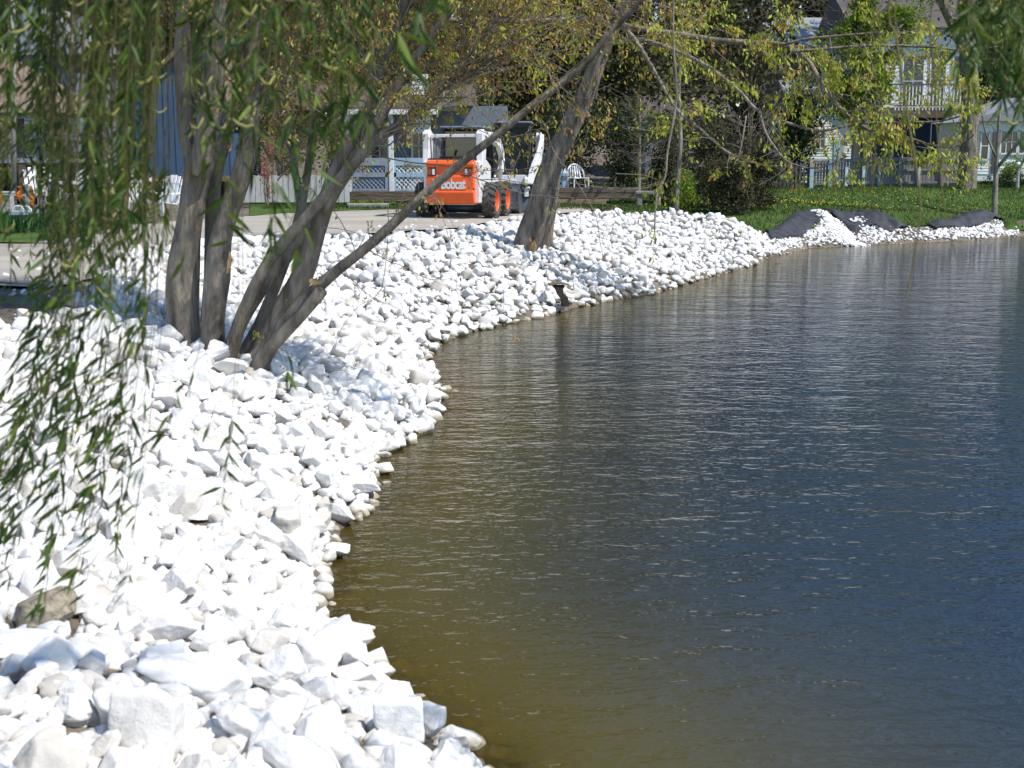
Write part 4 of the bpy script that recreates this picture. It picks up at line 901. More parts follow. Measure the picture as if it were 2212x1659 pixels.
# retaining timbers
def timbers(label, x0, x1, yb, yt, Y, mats, rz=0):
    t = thing('retaining_timbers', label, 'retaining wall'); a, b = W(x0, yb, Y), W(x1, yt, Y); n = len(mats); h_ = (b.z - a.z) / n
    for i, m_ in enumerate(mats):
        s = rnd.uniform(-.05, .1); MB().box((a.x + (0 if i % 2 == 0 else .1), Y + s * .3, a.z + i * h_ + .004), (b.x - (0 if i != n - 1 else 0) - (.9 if i == 0 and n == 3 else 0), Y + .3, a.z + (i + 1) * h_ - .006)).build('timber', M[m_], t, bevel=.012)
    settle(t, (a.x, Y, a.z))
timbers('dark stacked timbers under the lattice porch left of the loader', 750, 922, 436, 413, 38.9, ['timber', 'timber'])
timbers('brown stacked timber wall beyond the riprap right of the leaning tree', 1196, 1378, 441, 405, 38.5, ['timber_new', 'timber', 'timber'])
t = thing('landscape_timber', 'short grey timber lying on the verge left of the loader', 'timber'); a = W(795, 446, 35.5); MB().box((a.x - .55, 35.4, a.z - .07), (a.x + .55, 35.6, a.z + .08)).build('timber', M['concrete'], t, bevel=.02); settle(t, a)
# pointed lattice post and white garden chair on the timbers
t = thing('lattice_post', 'pale blue post with a pointed cap and scrap of lattice right of the leaning trunk', 'post'); Yp = 39.2
a, b = W(1215, 407, Yp), W(1226, 380, Yp); mb = MB().box((a.x, Yp, a.z), (b.x, Yp + .14, b.z)); p = mb.build('post_shaft', M['paleblue'], t)
mb = MB().box((a.x - .05, Yp - .05, b.z), (b.x + .05, Yp + .2, b.z + .08)); c = W(1222, 363, Yp); mx = (a.x + b.x) / 2
mb.add([(a.x, Yp - .0, b.z + .081), (b.x, Yp, b.z + .081), (b.x, Yp + .14, b.z + .081), (a.x, Yp + .14, b.z + .081), (mx, Yp + .07, c.z)], [(0, 1, 4), (1, 2, 4), (2, 3, 4), (3, 0, 4), (3, 2, 1, 0)]); mb.build('post_cap', M['paleblue'], t)
mb = MB(); lattice(mb, (a.x - .5, a.z), (a.x, a.z + .6), Yp + .05, .13, .035); mb.build('lattice', M['white'], t); settle(t, (mx, Yp, a.z))
def chair(label, x, yb, Y, rz, s=1.0, group='white garden chairs', slats=6):
    a = W(x, yb, Y); t = thing('garden_chair', label, 'chair', a, rz, group); s_ = s
    mb = MB()
    for i in range(slats):
        u = -.24 + .48 * i / (slats - 1); mb.bar((u * s_, .22 * s_, .38 * s_), (u * 1.1 * s_, .42 * s_, (1.0 - abs(u) ** 2 * 1.6) * s_), .075 * s_, .02)
    mb.bar((-.27 * s_, .36 * s_, .8 * s_), (.27 * s_, .36 * s_, .8 * s_), .03, .05); mb.build('backrest', M['white'], t)
    mb = MB()
    for i in range(5): mb.box((-.26 * s_, (-.3 + i * .11) * s_, (.40 - i * .012) * s_), (.26 * s_, (-.21 + i * .11) * s_, (.42 - i * .012) * s_))
    mb.build('seat', M['white'], t)
    for sx in (-1, 1):
        for sy in (-.28, .26): MB().bar((sx * .28 * s_, sy * s_, 0), (sx * .27 * s_, sy * s_, .58 * s_), .05 * s_, .05 * s_).build('leg', M['white'], t)
        MB().box((sx * .28 * s_ - .05 * s_, -.34 * s_, .58 * s_), (sx * .28 * s_ + .05 * s_, .30 * s_, .61 * s_)).build('armrest', M['white'], t)
    return t
def arch_chair(label, x, yb, Y, rz):
    a = W(x, yb, Y); t = thing('garden_chair', label, 'chair', a, rz, 'white garden chairs')
    arc = [(-.26, 0, 0), (-.27, .02, .35), (-.22, .1, .58), (-.08, .14, .70), (.10, .14, .68), (.25, .08, .5), (.30, 0, 0)]
    MB().tube(*smooth_line(arc, [.022] * 7, .05), 6).build('back_frame', M['white'], t, True)
    mb = MB()
    for i in range(5): u = -.16 + i * .08; mb.bar((u, .06, .32), (u * .8, .14, .66), .04, .012)
    mb.build('backrest', M['white'], t); MB().box((-.24, -.35, .30), (.25, .08, .33)).build('seat', M['white'], t, bevel=.01)
    for sx in (-1, 1): MB().bar((sx * .23, -.33, 0), (sx * .23, -.33, .31), .03, .03).build('leg', M['white'], t)
arch_chair('white curved-back garden chair on the timbers right of the leaning trunk', 1245, 408, 39.3, .4)
# stone seat by the hedge
t = thing('stone_bench', 'small grey stone bench on the grass in front of the brush', 'bench'); Yb = 37.6; a = W(1402, 441, Yb)
mb = MB().box((a.x - .38, Yb, a.z + .26), (a.x + .36, Yb + .4, a.z + .36)); mb.build('seat', M['fence'], t, bevel=.03)
for sx in (-.26, .26): MB().box((a.x + sx - .07, Yb + .05, a.z - .05), (a.x + sx + .07, Yb + .35, a.z + .26)).build('leg', M['fence'], t, bevel=.02)
settle(t, a)

# ------------------------------------------------------------------ left side buildings
Y = 42.0
t = thing('blue_shed', 'blue board-sided shed with a steep gable on a dark raised base behind the left trunks', 'shed')
a, c, e = W(268, 380, Y), W(500, 380, Y), W(388, 120, Y); el = W(268, 232, Y)
mb = MB(); zt_ = e.z; x0, x1, xm = a.x, c.x, W(405, 0, Y).x
mb.prism([(x0, a.z), (x1, a.z), (x1, el.z), (xm, zt_ + .3), (x0, el.z)], Y, Y + 5, 'y')
n_ = int((x1 - x0) / .33)
for i in range(n_ + 1):
    xx = x0 + (x1 - x0) * i / n_; zz = el.z + (zt_ + .3 - el.z) * (1 - abs(xx - xm) / ((xm - x0) if xx < xm else (x1 - xm))); mb.box((xx - .02, Y - .02, a.z), (xx + .02, Y - .002, zz - .04))
mb.build('wall', M['bluewall'], t)
mb = MB(); ov = .25
for s in (-1, 1):
    xe = x0 - ov if s < 0 else x1 + ov; sl_ = (zt_ + .3 - el.z) / ((xm - x0) if s < 0 else (x1 - xm)); ze = el.z - ov * sl_
    mb.prism([(xm, zt_ + .32), (xe, ze + .02), (xe, ze + .17), (xm, zt_ + .50)], Y - .3, Y + 5.2, 'y')
mb.build('roof', M['roofbrown'], t)
mb = MB(); mb.box((x0 + .1, Y + .4, .9), (x1 - .1, Y + 4.9, a.z)); mb.build('underfloor_shade', M['dark'], t)  # near-black block standing in for the shade beneath the raised shed
MB().box((x0 - .05, Y - .08, a.z - .16), (x1 + .05, Y + .02, a.z + .0)).build('sill_beam', M['timber_new'], t)
for i in range(4): xx = x0 + .1 + (x1 - x0 - .2) * i / 3; MB().box((xx - .07, Y + .02, .9), (xx + .07, Y + .16, a.z - .16)).build('post', M['timber'], t)
settle(t, ((x0 + x1) / 2, Y, 1.0))

Y = 38.0
t = thing('gazebo', 'brown-roofed gazebo with tan lattice railings on a raised deck at the far left', 'gazebo')
a, b = W(-160, 342, Y), W(131, 342, Y); mb = MB().box((a.x, Y, a.z - .12), (b.x, Y + 5, a.z)); mb.build('deck', M['bluegrey'], t)
for x, m_ in ((-120, 'timber'), (-30, 'timber'), (42, 'timber'), (80, 'bluegrey'), (128, 'timber')):
    p, q = W(x - 5, 342, Y), W(x + 5, 246, Y); MB().box((p.x, Y + .02, 1.0), (q.x, Y + .16, q.z)).build('post', M[m_], t)
p, q = W(-160, 256, Y), W(131, 250, Y); MB().box((p.x, Y - .02, p.z), (q.x, Y + .1, q.z)).build('eaves_beam', M['bluegrey'], t)
for x0, x1 in ((-115, -35), (-25, 37), (47, 75), (85, 123)):
    p, q = W(x0, 334, Y), W(x1, 268, Y); f = MB().box((p.x, Y + .04, q.z - .06), (q.x, Y + .1, q.z)).box((p.x, Y + .04, p.z), (q.x, Y + .1, p.z + .06)).build('railing_frame', M['tanwood'], t)
    l = MB(); lattice(l, (p.x, p.z + .06), (q.x, q.z - .06), Y + .06, .12, .045); l.build('lattice', M['tanwood'], f)
p = W(-60, 120, Y + 2); q = W(135, 243, Y - .4); z0 = W(0, 243, Y - .4).z
cx_ = W(-20, 0, Y + 2).x
mb = MB(); mb.add([(q.x, Y - .4, z0), (q.x, Y + 5.2, z0), (cx_ * 2 - q.x, Y + 5.2, z0), (cx_ * 2 - q.x, Y - .4, z0), (cx_, Y + 2.4, z0 + 1.9)], [(0, 1, 4), (1, 2, 4), (2, 3, 4), (3, 0, 4), (0, 3, 2, 1)]); mb.build('roof', M['roofbrown'], t)
mb = MB(); p, q = W(-160, 400, Y), W(131, 345, Y); mb.box((p.x, Y + 1.2, .9), (q.x, Y + 4.8, q.z - .13)); mb.build('underfloor_shade', M['dark'], t)  # shade under the deck, put in as a near-black box
settle(t, (a.x, Y, 1.0))
t = thing('pale_pole', 'tall pale grey pole at the far left beside the pale weeping tree', 'pole'); Yq = 36.5
p, q = W(27, 400, Yq), W(33, 60, Yq); MB().tube([(p.x, Yq, 1.0), (q.x, Yq, q.z + 1)], [.085, .06], 10).build('shaft', M['concrete'], t, True)
MB().tube([(q.x, Yq, q.z + 1), (q.x, Yq, q.z + 1.05)], [.09, .02], 10).build('cap', M['concrete'], t, True); settle(t, (p.x, Yq, 1.0))
t = thing('white_house', 'pale white-sided house glimpsed behind the gazebo at the far left', 'house'); Yq = 52
p, q = W(20, 300, Yq), W(160, 120, Yq); mb = MB(); mb.box((p.x, Yq, 1), (q.x, Yq + 6, q.z)); siding(mb, p.x, 1.5, q.x, q.z, Yq - .01, .2); mb.build('wall', M['greyblue'], t)
mb = MB(); mb.prism([(p.x - .4, q.z), (q.x + .4, q.z), ((p.x + q.x) / 2, q.z + 2)], Yq - .4, Yq + 6.4, 'y'); mb.build('roof', M['roofgrey'], t); window(t, 70, 190, 100, 145, Yq - .05); settle(t, (p.x, Yq, 1))
# whitewashed board fence between the stems
Y = 36.4
t = thing('board_fence', 'whitewashed vertical board fence seen between the leaning stems', 'fence'); p, q = W(505, 437, Y), W(744, 379, Y); mb = MB(); x = p.x
while x < q.x: h_ = q.z + rnd.uniform(-.03, .03); mb.box((x, Y, p.z), (x + .135, Y + .025, h_)); x += .15
mb.build('boards', M['boards'], t); MB().box((p.x, Y + .026, p.z + .2), (q.x, Y + .07, p.z + .3)).box((p.x, Y + .026, q.z - .3), (q.x, Y + .07, q.z - .2)).build('rails', M['boards'], t)
for i in range(4): xx = p.x + (q.x - p.x) * i / 3; MB().box((xx - .05, Y + .072, p.z - .05), (xx + .05, Y + .17, q.z)).build('post', M['timber'], t)
settle(t, (p.x, Y, p.z))
# sawhorse, ribbons, chairs
Ys = 24.6
p = W(60, 508, Ys); t = thing('sawhorse', 'weathered grey sawhorse standing beside the iris clump', 'sawhorse', p)
MB().box((-.12, -.45, .38), (.12, .45, .46)).build('beam', M['bluegrey'], t, bevel=.01)
for sx, sy in ((-1, -1), (1, -1), (-1, 1), (1, 1)): MB().bar((sx * .17, sy * .34, 0), (sx * .04, sy * .30, .40), .07, .035, up=(0, 1, 0)).build('leg', M['concrete'] if sx > 0 else M['boards'], t)
MB().bar((.03, 0, .46), (.05, 0, .9), .05, .05).build('upright', M['bluegrey'], t)
Yr = 26.0
pr = [W(x, y, Yr) for x, y in ((-90, 420), (-10, 421), (40, 422), (70, 422), (120, 424), (276, 424), (330, 422))]
t = thing('marker_rope', 'pale rope strung low across the left verge with bright ribbons tied on', 'rope'); q_, _ = smooth_line(pr, [1] * len(pr), .2); MB().tube(q_, .012, 5).build('rope', M['rope'], t)
for x, y0, y1, m_ in ((-2, 400, 446, 'ribbon'), (44, 402, 434, 'ribbon'), (68, 402, 450, 'ribbon'), (275, 414, 430, 'pink')):
    a, b = W(x - 5, y1, Yr), W(x + 5, y0, Yr); mb = MB(); n = 8
    vs = []
    for i in range(n + 1):
        tt_ = i / n; z = b.z + (a.z - b.z) * tt_; dx = .03 * math.sin(tt_ * 7 + x); vs += [(a.x + dx, Yr - .02 + .02 * math.sin(tt_ * 9), z), (b.x + dx * .5, Yr - .03 - .02 * math.sin(tt_ * 8), z)]
    mb.add(vs, [(2 * i, 2 * i + 1, 2 * i + 3, 2 * i + 2) for i in range(n)]); mb.build('ribbon', M[m_], t)
for x in (-100, 85, 330): a = W(x, 422, Yr); MB().bar((a.x, Yr, .95), (a.x, Yr, a.z + .08), .04, .04).build('stake', M['timber'], t)
settle(t, (pr[0].x, Yr, 1.0))
t = thing('concrete_post', 'short grey concrete post behind the orange ribbons', 'post'); p = W(17, 470, 27.5); MB().prism([(p.x - .13, .95), (p.x + .13, .95), (p.x + .11, 1.62), (p.x - .11, 1.62)], 27.4, 27.62, 'y').build('shaft', M['concrete'], t, bevel=.02)
MB().box((p.x - .14, 27.37, 1.62), (p.x + .14, 27.65, 1.68)).build('cap', M['concrete'], t, bevel=.02); settle(t, (p.x, 27.5, .95))
chair('white slatted garden chair nearest the orange ribbons', 92, 458, 28.0, .5, .95)
chair('white slatted garden chair, middle of the row behind the willow leaves', 178, 462, 28.2, -.2, 1.05)
chair('white slatted garden chair with the small orange lamp behind it', 218, 460, 28.6, .2, 1.05)
chair('white slatted garden chair standing nearest the left trunk', 352, 476, 27.0, -.5, .9)
chair('white slatted garden chair half hidden left of the trunk base', 305, 470, 28.0, .3, .9)
t = thing('patio_table', 'white round patio table among the garden chairs', 'table', W(150, 460, 29.2), 0); MB().tube([(0, 0, .64), (0, 0, .68)], .45, 20).build('tabletop', M['white'], t)
for k in range(3): a_ = k * 2.1; MB().bar((0.05 * math.cos(a_), .05 * math.sin(a_), .64), (.3 * math.cos(a_), .3 * math.sin(a_), 0), .04, .04).build('leg', M['white'], t)
t = thing('garden_lamp', 'small white garden lamp with an orange glass behind the chairs', 'lamp', W(228, 455, 29.8)); MB().bar((0, 0, 0), (0, 0, .95), .05, .05).build('post', M['white'], t); MB().prism([(-.09, .95), (.09, .95), (.12, 1.2), (-.12, 1.2)], -.1, .1, 'y').build('lamp_body', M['white'], t); MB().box((-.06, -.115, .98), (.06, -.101, 1.08)).build('lamp_glass', M['ribbon'], t)
for k, (x, y, lab) in enumerate([(40, 462, 'left white wire hoop edging above the iris'), (56, 463, 'right white wire hoop edging above the iris')]):
    t = thing('garden_hoop', lab, 'edging', W(x, y, 24.4), 0, 'white hoops'); MB().tube([(-.10, 0, 0), (-.10, 0, .08), (-.05, 0, .14), (.05, 0, .14), (.10, 0, .08), (.10, 0, 0)], .012, 5).build('hoop', M['white'], t); MB().bar((-.10, 0, .05), (.10, 0, .05), .02, .02).build('crosspiece', M['white'], t)

def blades(name, label, cat, cx, cy, rx, ry, n, h_, m, wr=.06, spread=.25, kind=None, group=None):
    P = np.column_stack([rng.normal(cx, rx, n), rng.normal(cy, ry, n)]); z = H(P) + .01
    d = np.column_stack([rng.normal(0, spread, n), rng.normal(0, spread, n), np.ones(n)]); L = h_ * rng.uniform(.6, 1.2, n)
    base = np.array([cx, cy, float(H([[cx, cy]])[0])])
    me = leaf_mesh(np.column_stack([P, z]) - base, d, L, L * wr, rng.random(n), 'lance', .08); o = mesh_obj(name, me, m); o.location = base
    return tag(o, label, cat, group, kind)
p = G(30, 507, 1.0); blades('iris_clump', 'clump of upright green iris leaves at the left edge beyond the road', 'plant', p.x - .1, p.y + .2, .42, .2, 420, .46, M['iris'], .085, .14)
p = G(795, 445, 1.0); blades('leafy_plant', 'low pale green leafy plant on the verge beside the short timber', 'plant', p.x - .5, p.y + .2, .55, .18, 700, .17, M['lf_lime'], .3, .5)
p = G(600, 440, 1.0); blades('leafy_plant', 'low weedy plant along the foot of the white board fence', 'plant', p.x, p.y + .2, 1.2, .2, 700, .2, M['lf_lime'], .2, .5)

# ------------------------------------------------------------------ right side house group
Y = 66.0
def zat(y, Y_): return W(0, y, Y_).z
def xat(x, Y_): return W(x, 0, Y_).x
t = thing('white_gabled_house', 'white clapboard house with a sloping white roof edge behind the slat fence', 'house')
x0, x1 = xat(1745, Y), xat(1852, Y); zb_, ze, zr_ = zat(395, Y), zat(262, Y), zat(190, Y); xr = xat(1812, Y); x2 = xat(1878, Y)
mb = MB(); mb.prism([(x0, zb_ - 1), (x1, zb_ - 1), (x1, zat(232, Y)), (xr, zr_ - .15), (x0, ze)], Y, Y + 9, 'y'); siding(mb, x0, zb_, x1, zat(262, Y), Y - .01, .13, .03); mb.build('wall', M['white'], t)
mb = MB(); mb.prism([(xr, zr_ + .05), (xat(1742, Y), zat(262, Y)), (xat(1742, Y), zat(255, Y)), (xr, zr_ + .28)], Y - .5, Y - .38, 'y'); mb.build('rake_board', M['paleblue'], t)
mb = MB(); mb.prism([(xr, zr_), (xat(1740, Y), zat(264, Y)), (xat(1740, Y), zat(258, Y)), (xr, zr_ + .2)], Y - .37, Y + 9.4, 'y'); mb.prism([(xr, zr_), (xr, zr_ + .2), (x2, zat(255, Y)), (x2, zat(262, Y))], Y - .4, Y + 9.4, 'y'); mb.build('roof', M['roofgrey'], t)
d = MB(); rect(d, 1800, 340, 1824, 290, Y - .06, .05) if False else None
mb = MB(); a, b = W(1798, 392, Y), W(1824, 300, Y); mb.box((a.x, Y - .08, a.z), (b.x, Y - .03, b.z)); dr_ = mb.build('door', M['paleblue'], t); MB().box((b.x - .12, Y - .12, (a.z + b.z) / 2), (b.x - .06, Y - .082, (a.z + b.z) / 2 + .1)).build('handle', M['steel'], dr_)
window(t, 1762, 320, 1782, 280, Y - .05); settle(t, (x0, Y, zb_))

Y = 68.0
t = thing('deck_house', 'two-storey white house with an upper railed deck over a dark screened porch', 'house')
x0, x1 = xat(1858, Y + 2), xat(2112, Y + 2)
mb = MB(); mb.box((x0, Y + 2, 0.8), (x1, Y + 10, zat(60, Y + 2))); siding(mb, x0, zat(232, Y + 2), x1, zat(60, Y + 2), Y + 1.99, .2, .03); mb.build('wall', M['white'], t)
mb = MB(); zz = zat(62, Y + 2); mb.prism([(Y + 1.4, zz), (Y + 10.4, zz), (Y + 6, zz + 2.2)], x0 - .5, x1 + .5); mb.build('roof', M['brownwall'], t)
mb = MB(); a, b = W(1856, 254, Y), W(2104, 233, Y); mb.box((a.x, Y, a.z), (b.x, Y + 2, b.z)); mb.build('deck', M['timber'], t)
ra = MB(); a, b = W(1930, 233, Y), W(2100, 181, Y); ra.box((a.x, Y - .05, b.z - .07), (b.x, Y + .05, b.z)); ra.box((a.x, Y - .03, a.z + .08), (b.x, Y + .03, a.z + .14)); rl = ra.build('railing', M['timber'], t)
bal = MB(); x = a.x + .06
while x < b.x: bal.box((x, Y - .02, a.z - .12), (x + .055, Y + .02, b.z - .07)); x += .17
bal.build('balusters', M['white'], rl)
mb = MB(); a, b = W(1852, 400, Y + 1.0), W(2104, 256, Y + 1.0); mb.box((a.x, Y + .9, a.z - .4), (b.x, Y + 1, b.z)); mb.build('porch_screen', M['navy'], t)
for x in (1858, 1930, 2010, 2070, 2100): p, q = W(x - 3, 400, Y), W(x + 3, 254, Y); MB().box((p.x, Y + .05, 0.8), (q.x, Y + .2, q.z)).build('post', M['greyblue'], t)
for r_ in ((1952, 230, 1992, 120), (2012, 230, 2040, 110), (2060, 230, 2092, 120)): window(t, *r_, Y + 1.93, 2, 2)
settle(t, (x0, Y, .9))

Y = 61.0
t = thing('sunroom', 'white glazed sunroom with divided windows at the right edge', 'sunroom')
x0, x1 = xat(2120, Y), xat(2400, Y); zb_ = zat(376, Y)
mb = MB(); mb.box((x0, Y, zb_ - .3), (x1, Y + 5, zat(262, Y))); siding(mb, x0, zb_, x1, zat(345, Y), Y - .01, .13, .02); mb.build('wall', M['white'], t)
mb = MB(); zz = zat(262, Y); mb.prism([(x0 - .3, zz), (x1 + .3, zz), ((x0 + x1) / 2, zat(205, Y))], Y - .4, Y + 5.3, 'y'); mb.build('roof', M['roofgrey'], t)
window(t, 2120, 345, 2134, 285, Y - .05, 1, 2); window(t, 2163, 332, 2196, 282, Y - .05, 3, 2); window(t, 2202, 332, 2236, 282, Y - .05, 3, 2)
mb = MB(); a, b = W(2140, 374, Y), W(2152, 285, Y); mb.box((a.x, Y - .09, a.z), (b.x, Y - .03, b.z)); mb.build('door', M['window'], t)
settle(t, (x0, Y, zb_))

Y = 86.0
t = thing('hillside_house', 'brown-grey house with a broad pale roof and dark upper windows seen through the branches', 'house')
x0, x1 = xat(1700, Y), xat(1905, Y)
mb = MB(); mb.box((x0, Y, 1.5), (x1, Y + 8, zat(100, Y))); mb.build('wall', M['brownwall'], t)
mb = MB(); mb.prism([(Y - .8, zat(100, Y - .8)), (Y + 9, zat(100, Y - .8)), (Y + 4.5, zat(38, Y + 4.5))], x0 - 1, x1 + 1.5); mb.build('roof', M['roofgrey'], t)
for r_ in ((1748, 172, 1786, 134), (1790, 172, 1832, 134), (1856, 172, 1890, 134)): window(t, *r_, Y - .05, 1, 1, 'paleblue')
mb = MB(); a = zat(208, Y - 3); mb.prism([(Y - 3.4, a), (Y, zat(172, Y)), (Y, zat(172, Y) - .2), (Y - 3.4, a - .2)], xat(1700, Y - 2), xat(1815, Y - 2)); mb.build('lower_roof', M['roofgrey'], t); MB().box((xat(1712, Y - 3), Y - 3, 1.2), (xat(1805, Y - 3), Y, a - .1)).build('annex_wall', M['brownwall'], t)
settle(t, (x0, Y, 1.5))
Y = 74.0
t = thing('grey_blue_house', 'grey-blue house mostly hidden behind the brush right of the leaning tree', 'house'); x0, x1 = xat(1400, Y), xat(1575, Y)
mb = MB(); mb.box((x0, Y, .9), (x1, Y + 7, zat(250, Y))); siding(mb, x0, zat(330, Y), x1, zat(250, Y), Y - .01, .2); mb.build('wall', M['greyblue'], t)
mb = MB(); mb.prism([(Y - .5, zat(252, Y)), (Y + 7.5, zat(252, Y)), (Y + 3.5, zat(205, Y + 3.5))], x0 - .5, x1 + .5); mb.build('roof', M['brownwall'], t); window(t, 1490, 320, 1520, 280, Y - .05); settle(t, (x0, Y, 1))

# grey slat fence and the dark picket fence
Y = 57.0
t = thing('slat_fence', 'long weathered grey fence with pale posts in front of the right-hand houses', 'fence')
def fz(x): return zat(np.interp(x, [1765, 1900, 2115], [409, 409, 403]), Y)
x = xat(1766, Y); xe = xat(2112, Y); mb = MB(); top_ = lambda xx: zat(np.interp(xx, [xat(1766, Y), xat(1900, Y), xe], [347, 340, 338]), Y)
while x < xe - .1:
    gap = x < xat(1895, Y); zb0 = zat(np.interp(x, [xat(1766, Y), xe], [404, 397]), Y) + (.18 if gap and math.sin(x * 3) > -.2 else -.08)
    mb.box((x, Y, zb0), (x + .10, Y + .03, top_(x))); x += .125
mb.build('slats', M['fence'], t)
a0 = xat(1766, Y); mb = MB()
for f_ in (.12, .55, .95):
    mb.bar((a0, Y - .03, 1.0 + f_ * 1.3), (xe, Y - .03, top_(xe) - (1 - f_) * 1.2 - .0), .05, .09) if f_ < .9 else mb.bar((a0, Y - .03, top_(a0) - .05), (xe, Y - .03, top_(xe) - .05), .06, .12)
mb.build('rails', M['fence'], t)
for x, m_ in ((1807, 'paleblue'), (1843, 'white'), (1881, 'white'), (1915, 'bluegrey'), (1960, 'fence'), (2003, 'boards'), (2055, 'fence')):
    p = xat(x, Y); MB().box((p - .06, Y - .13, .75), (p + .06, Y - .06, top_(p) - (.35 if m_ in ('white', 'boards') else .0))).build('post', M[m_], t)
settle(t, (a0, Y, .9))
Y = 54.5
t = thing('picket_fence', 'dark picket fence at the foot of the evergreen', 'fence'); x = xat(1688, Y); xe = xat(1765, Y); mb = MB()
while x < xe: mb.box((x, Y, zat(412, Y)), (x + .08, Y + .03, zat(350 + rnd.uniform(-2, 2), Y))); x += .16
mb.build('pickets', M['fence_dk'], t); MB().box((xat(1688, Y), Y + .03, zat(400, Y)), (xe, Y + .08, zat(396, Y))).box((xat(1688, Y), Y + .03, zat(362, Y)), (xe, Y + .08, zat(358, Y))).build('rails', M['fence_dk'], t)
MB().box((xe - .05, Y - .1, zat(424, Y)), (xe + .11, Y - .0, zat(345, Y))).build('post', M['paleblue'], t, bevel=.01); settle(t, (xat(1688, Y), Y, zat(412, Y)))
t = thing('glass_globe', 'bright white garden globe on the hedge at the right edge', 'ornament', W(2200, 362, 56)); bm_ = MB(); v_, f_ = ICO[3]; bm_.add([Vector(q) * .12 + Vector((0, 0, .12)) for q in v_], [tuple(q) for q in f_]); bm_.build('globe', M['white'], t, True); MB().tube([(0, 0, -.9), (0, 0, .02)], [.09, .05], 8).build('stand', M['concrete'], t)

# ------------------------------------------------------------------ trees, shrubs and the wood behind
def shrub(name, label, cat, x, yb, yt, wid, Y, m, n=2600, leaf=.10, twm='twig_dark', ntw=70, group=None, dep=None, flat=.0, tprob=.3, trunk=0, cone=False, airy=0, lean=0):
    """display x, base y, top y, width -> a crown volume with leaf-sized faces, twigs and stem(s)"""
    b = W(x, yb, Y); top = W(x, yt, Y).z; w_ = wid / PM(Y) / 2; dep = dep or w_; g0 = float(H([[b.x, Y]])[0]); b.z = g0
    t = thing(name, label, cat, (b.x, Y, g0), 0, group); hgt = top - g0; z0 = trunk * hgt
    mb = MB(); k = 1 if trunk > .15 or cone else 4
    for i in range(k):
        e = Vector((rnd.uniform(-.3, .3) * w_ * (k > 1) + lean, rnd.uniform(-.2, .2) * (k > 1), hgt * (.85 if k == 1 else .6))); r0 = max(.035, hgt * .018) if k == 1 else .03
        q, rr = smooth_line([(0, 0, -.1), (e.x * .4 + rnd.gauss(0, .04), e.y * .4, e.z * .5), e], [r0, r0 * .7, r0 * .25], .3); mb.tube(q, rr, 7)
    mb.build('trunk' if k == 1 else 'stems', M['bark'], t, True)
    # blobs
    nb = 9 if not cone else 1; blobs = []
    for i in range(nb):
        a_ = rnd.uniform(0, 6.28); rr_ = rnd.uniform(0, .6); zz = rnd.uniform(.2, .85)
        blobs.append((math.cos(a_) * rr_ * w_ + lean * zz, math.sin(a_) * rr_ * dep, z0 + (hgt - z0) * zz, rnd.uniform(.38, .6)))
    pos = []; tries = 0
    while len(pos) < n and tries < n * 20:
        tries += 1
        if cone:
            zz = rnd.random(); rr_ = (1 - zz) ** .8 * (rnd.random() ** .4); a_ = rnd.uniform(0, 6.28); wob = .8 + .3 * mnoise.noise(Vector((a_ * 1.5, zz * 9, x)))
            pos.append((math.cos(a_) * rr_ * w_ * wob, math.sin(a_) * rr_ * dep * wob, z0 + (hgt - z0) * zz)); continue
        bx, by, bz_, s = rnd.choice(blobs); u = Vector((rnd.gauss(0, 1), rnd.gauss(0, 1), rnd.gauss(0, 1))).normalized() * (rnd.random() ** (.33 if airy < .5 else .6))
        p = Vector((bx + u.x * w_ * s, by + u.y * dep * s, bz_ + u.z * (hgt - z0) * s * .75))
        if p.z < .02 or p.z > hgt * 1.04: continue
        if mnoise.noise(p * (1.3 / max(.5, w_ * .4)) + Vector((x, 0, 0))) < -.12 - .0 + airy * .3: continue
        pos.append(tuple(p))
    pos = np.array(pos); dr = rng.normal(size=(len(pos), 3)); dr[:, 2] -= flat; L = leaf * rng.uniform(.6, 1.3, len(pos))
    cl = np.array([.5 + .5 * mnoise.noise(Vector(p) * (1.6 / max(.6, w_ * .5))) for p in pos]); T = np.clip(cl * .9 + rng.uniform(-.3, .3, len(pos)) + (tprob - .5), 0, 1)
    me = leaf_mesh(pos, dr, L, L * .6, T, 'quad'); mesh_obj('crown', me, m, t)
    if ntw:
        tw = Twigs()
        for _ in range(ntw):
            zz = rnd.uniform(.05 if trunk < .1 else trunk * .8, .75) * hgt; p = Vector((rnd.gauss(0, .12) * w_ + lean * zz / hgt, rnd.gauss(0, .12) * dep, zz))
            d = Vector((rnd.gauss(0, 1), rnd.gauss(0, .8), rnd.uniform(.1, 1.4))); tw.grow(p, d, rnd.uniform(.35, .8) * max(w_, hgt * .4), max(.006, .0045 * Y / 20), 1, .05, .4, 0, 3)
        tw.build('twigs', M[twm], t)
    return t
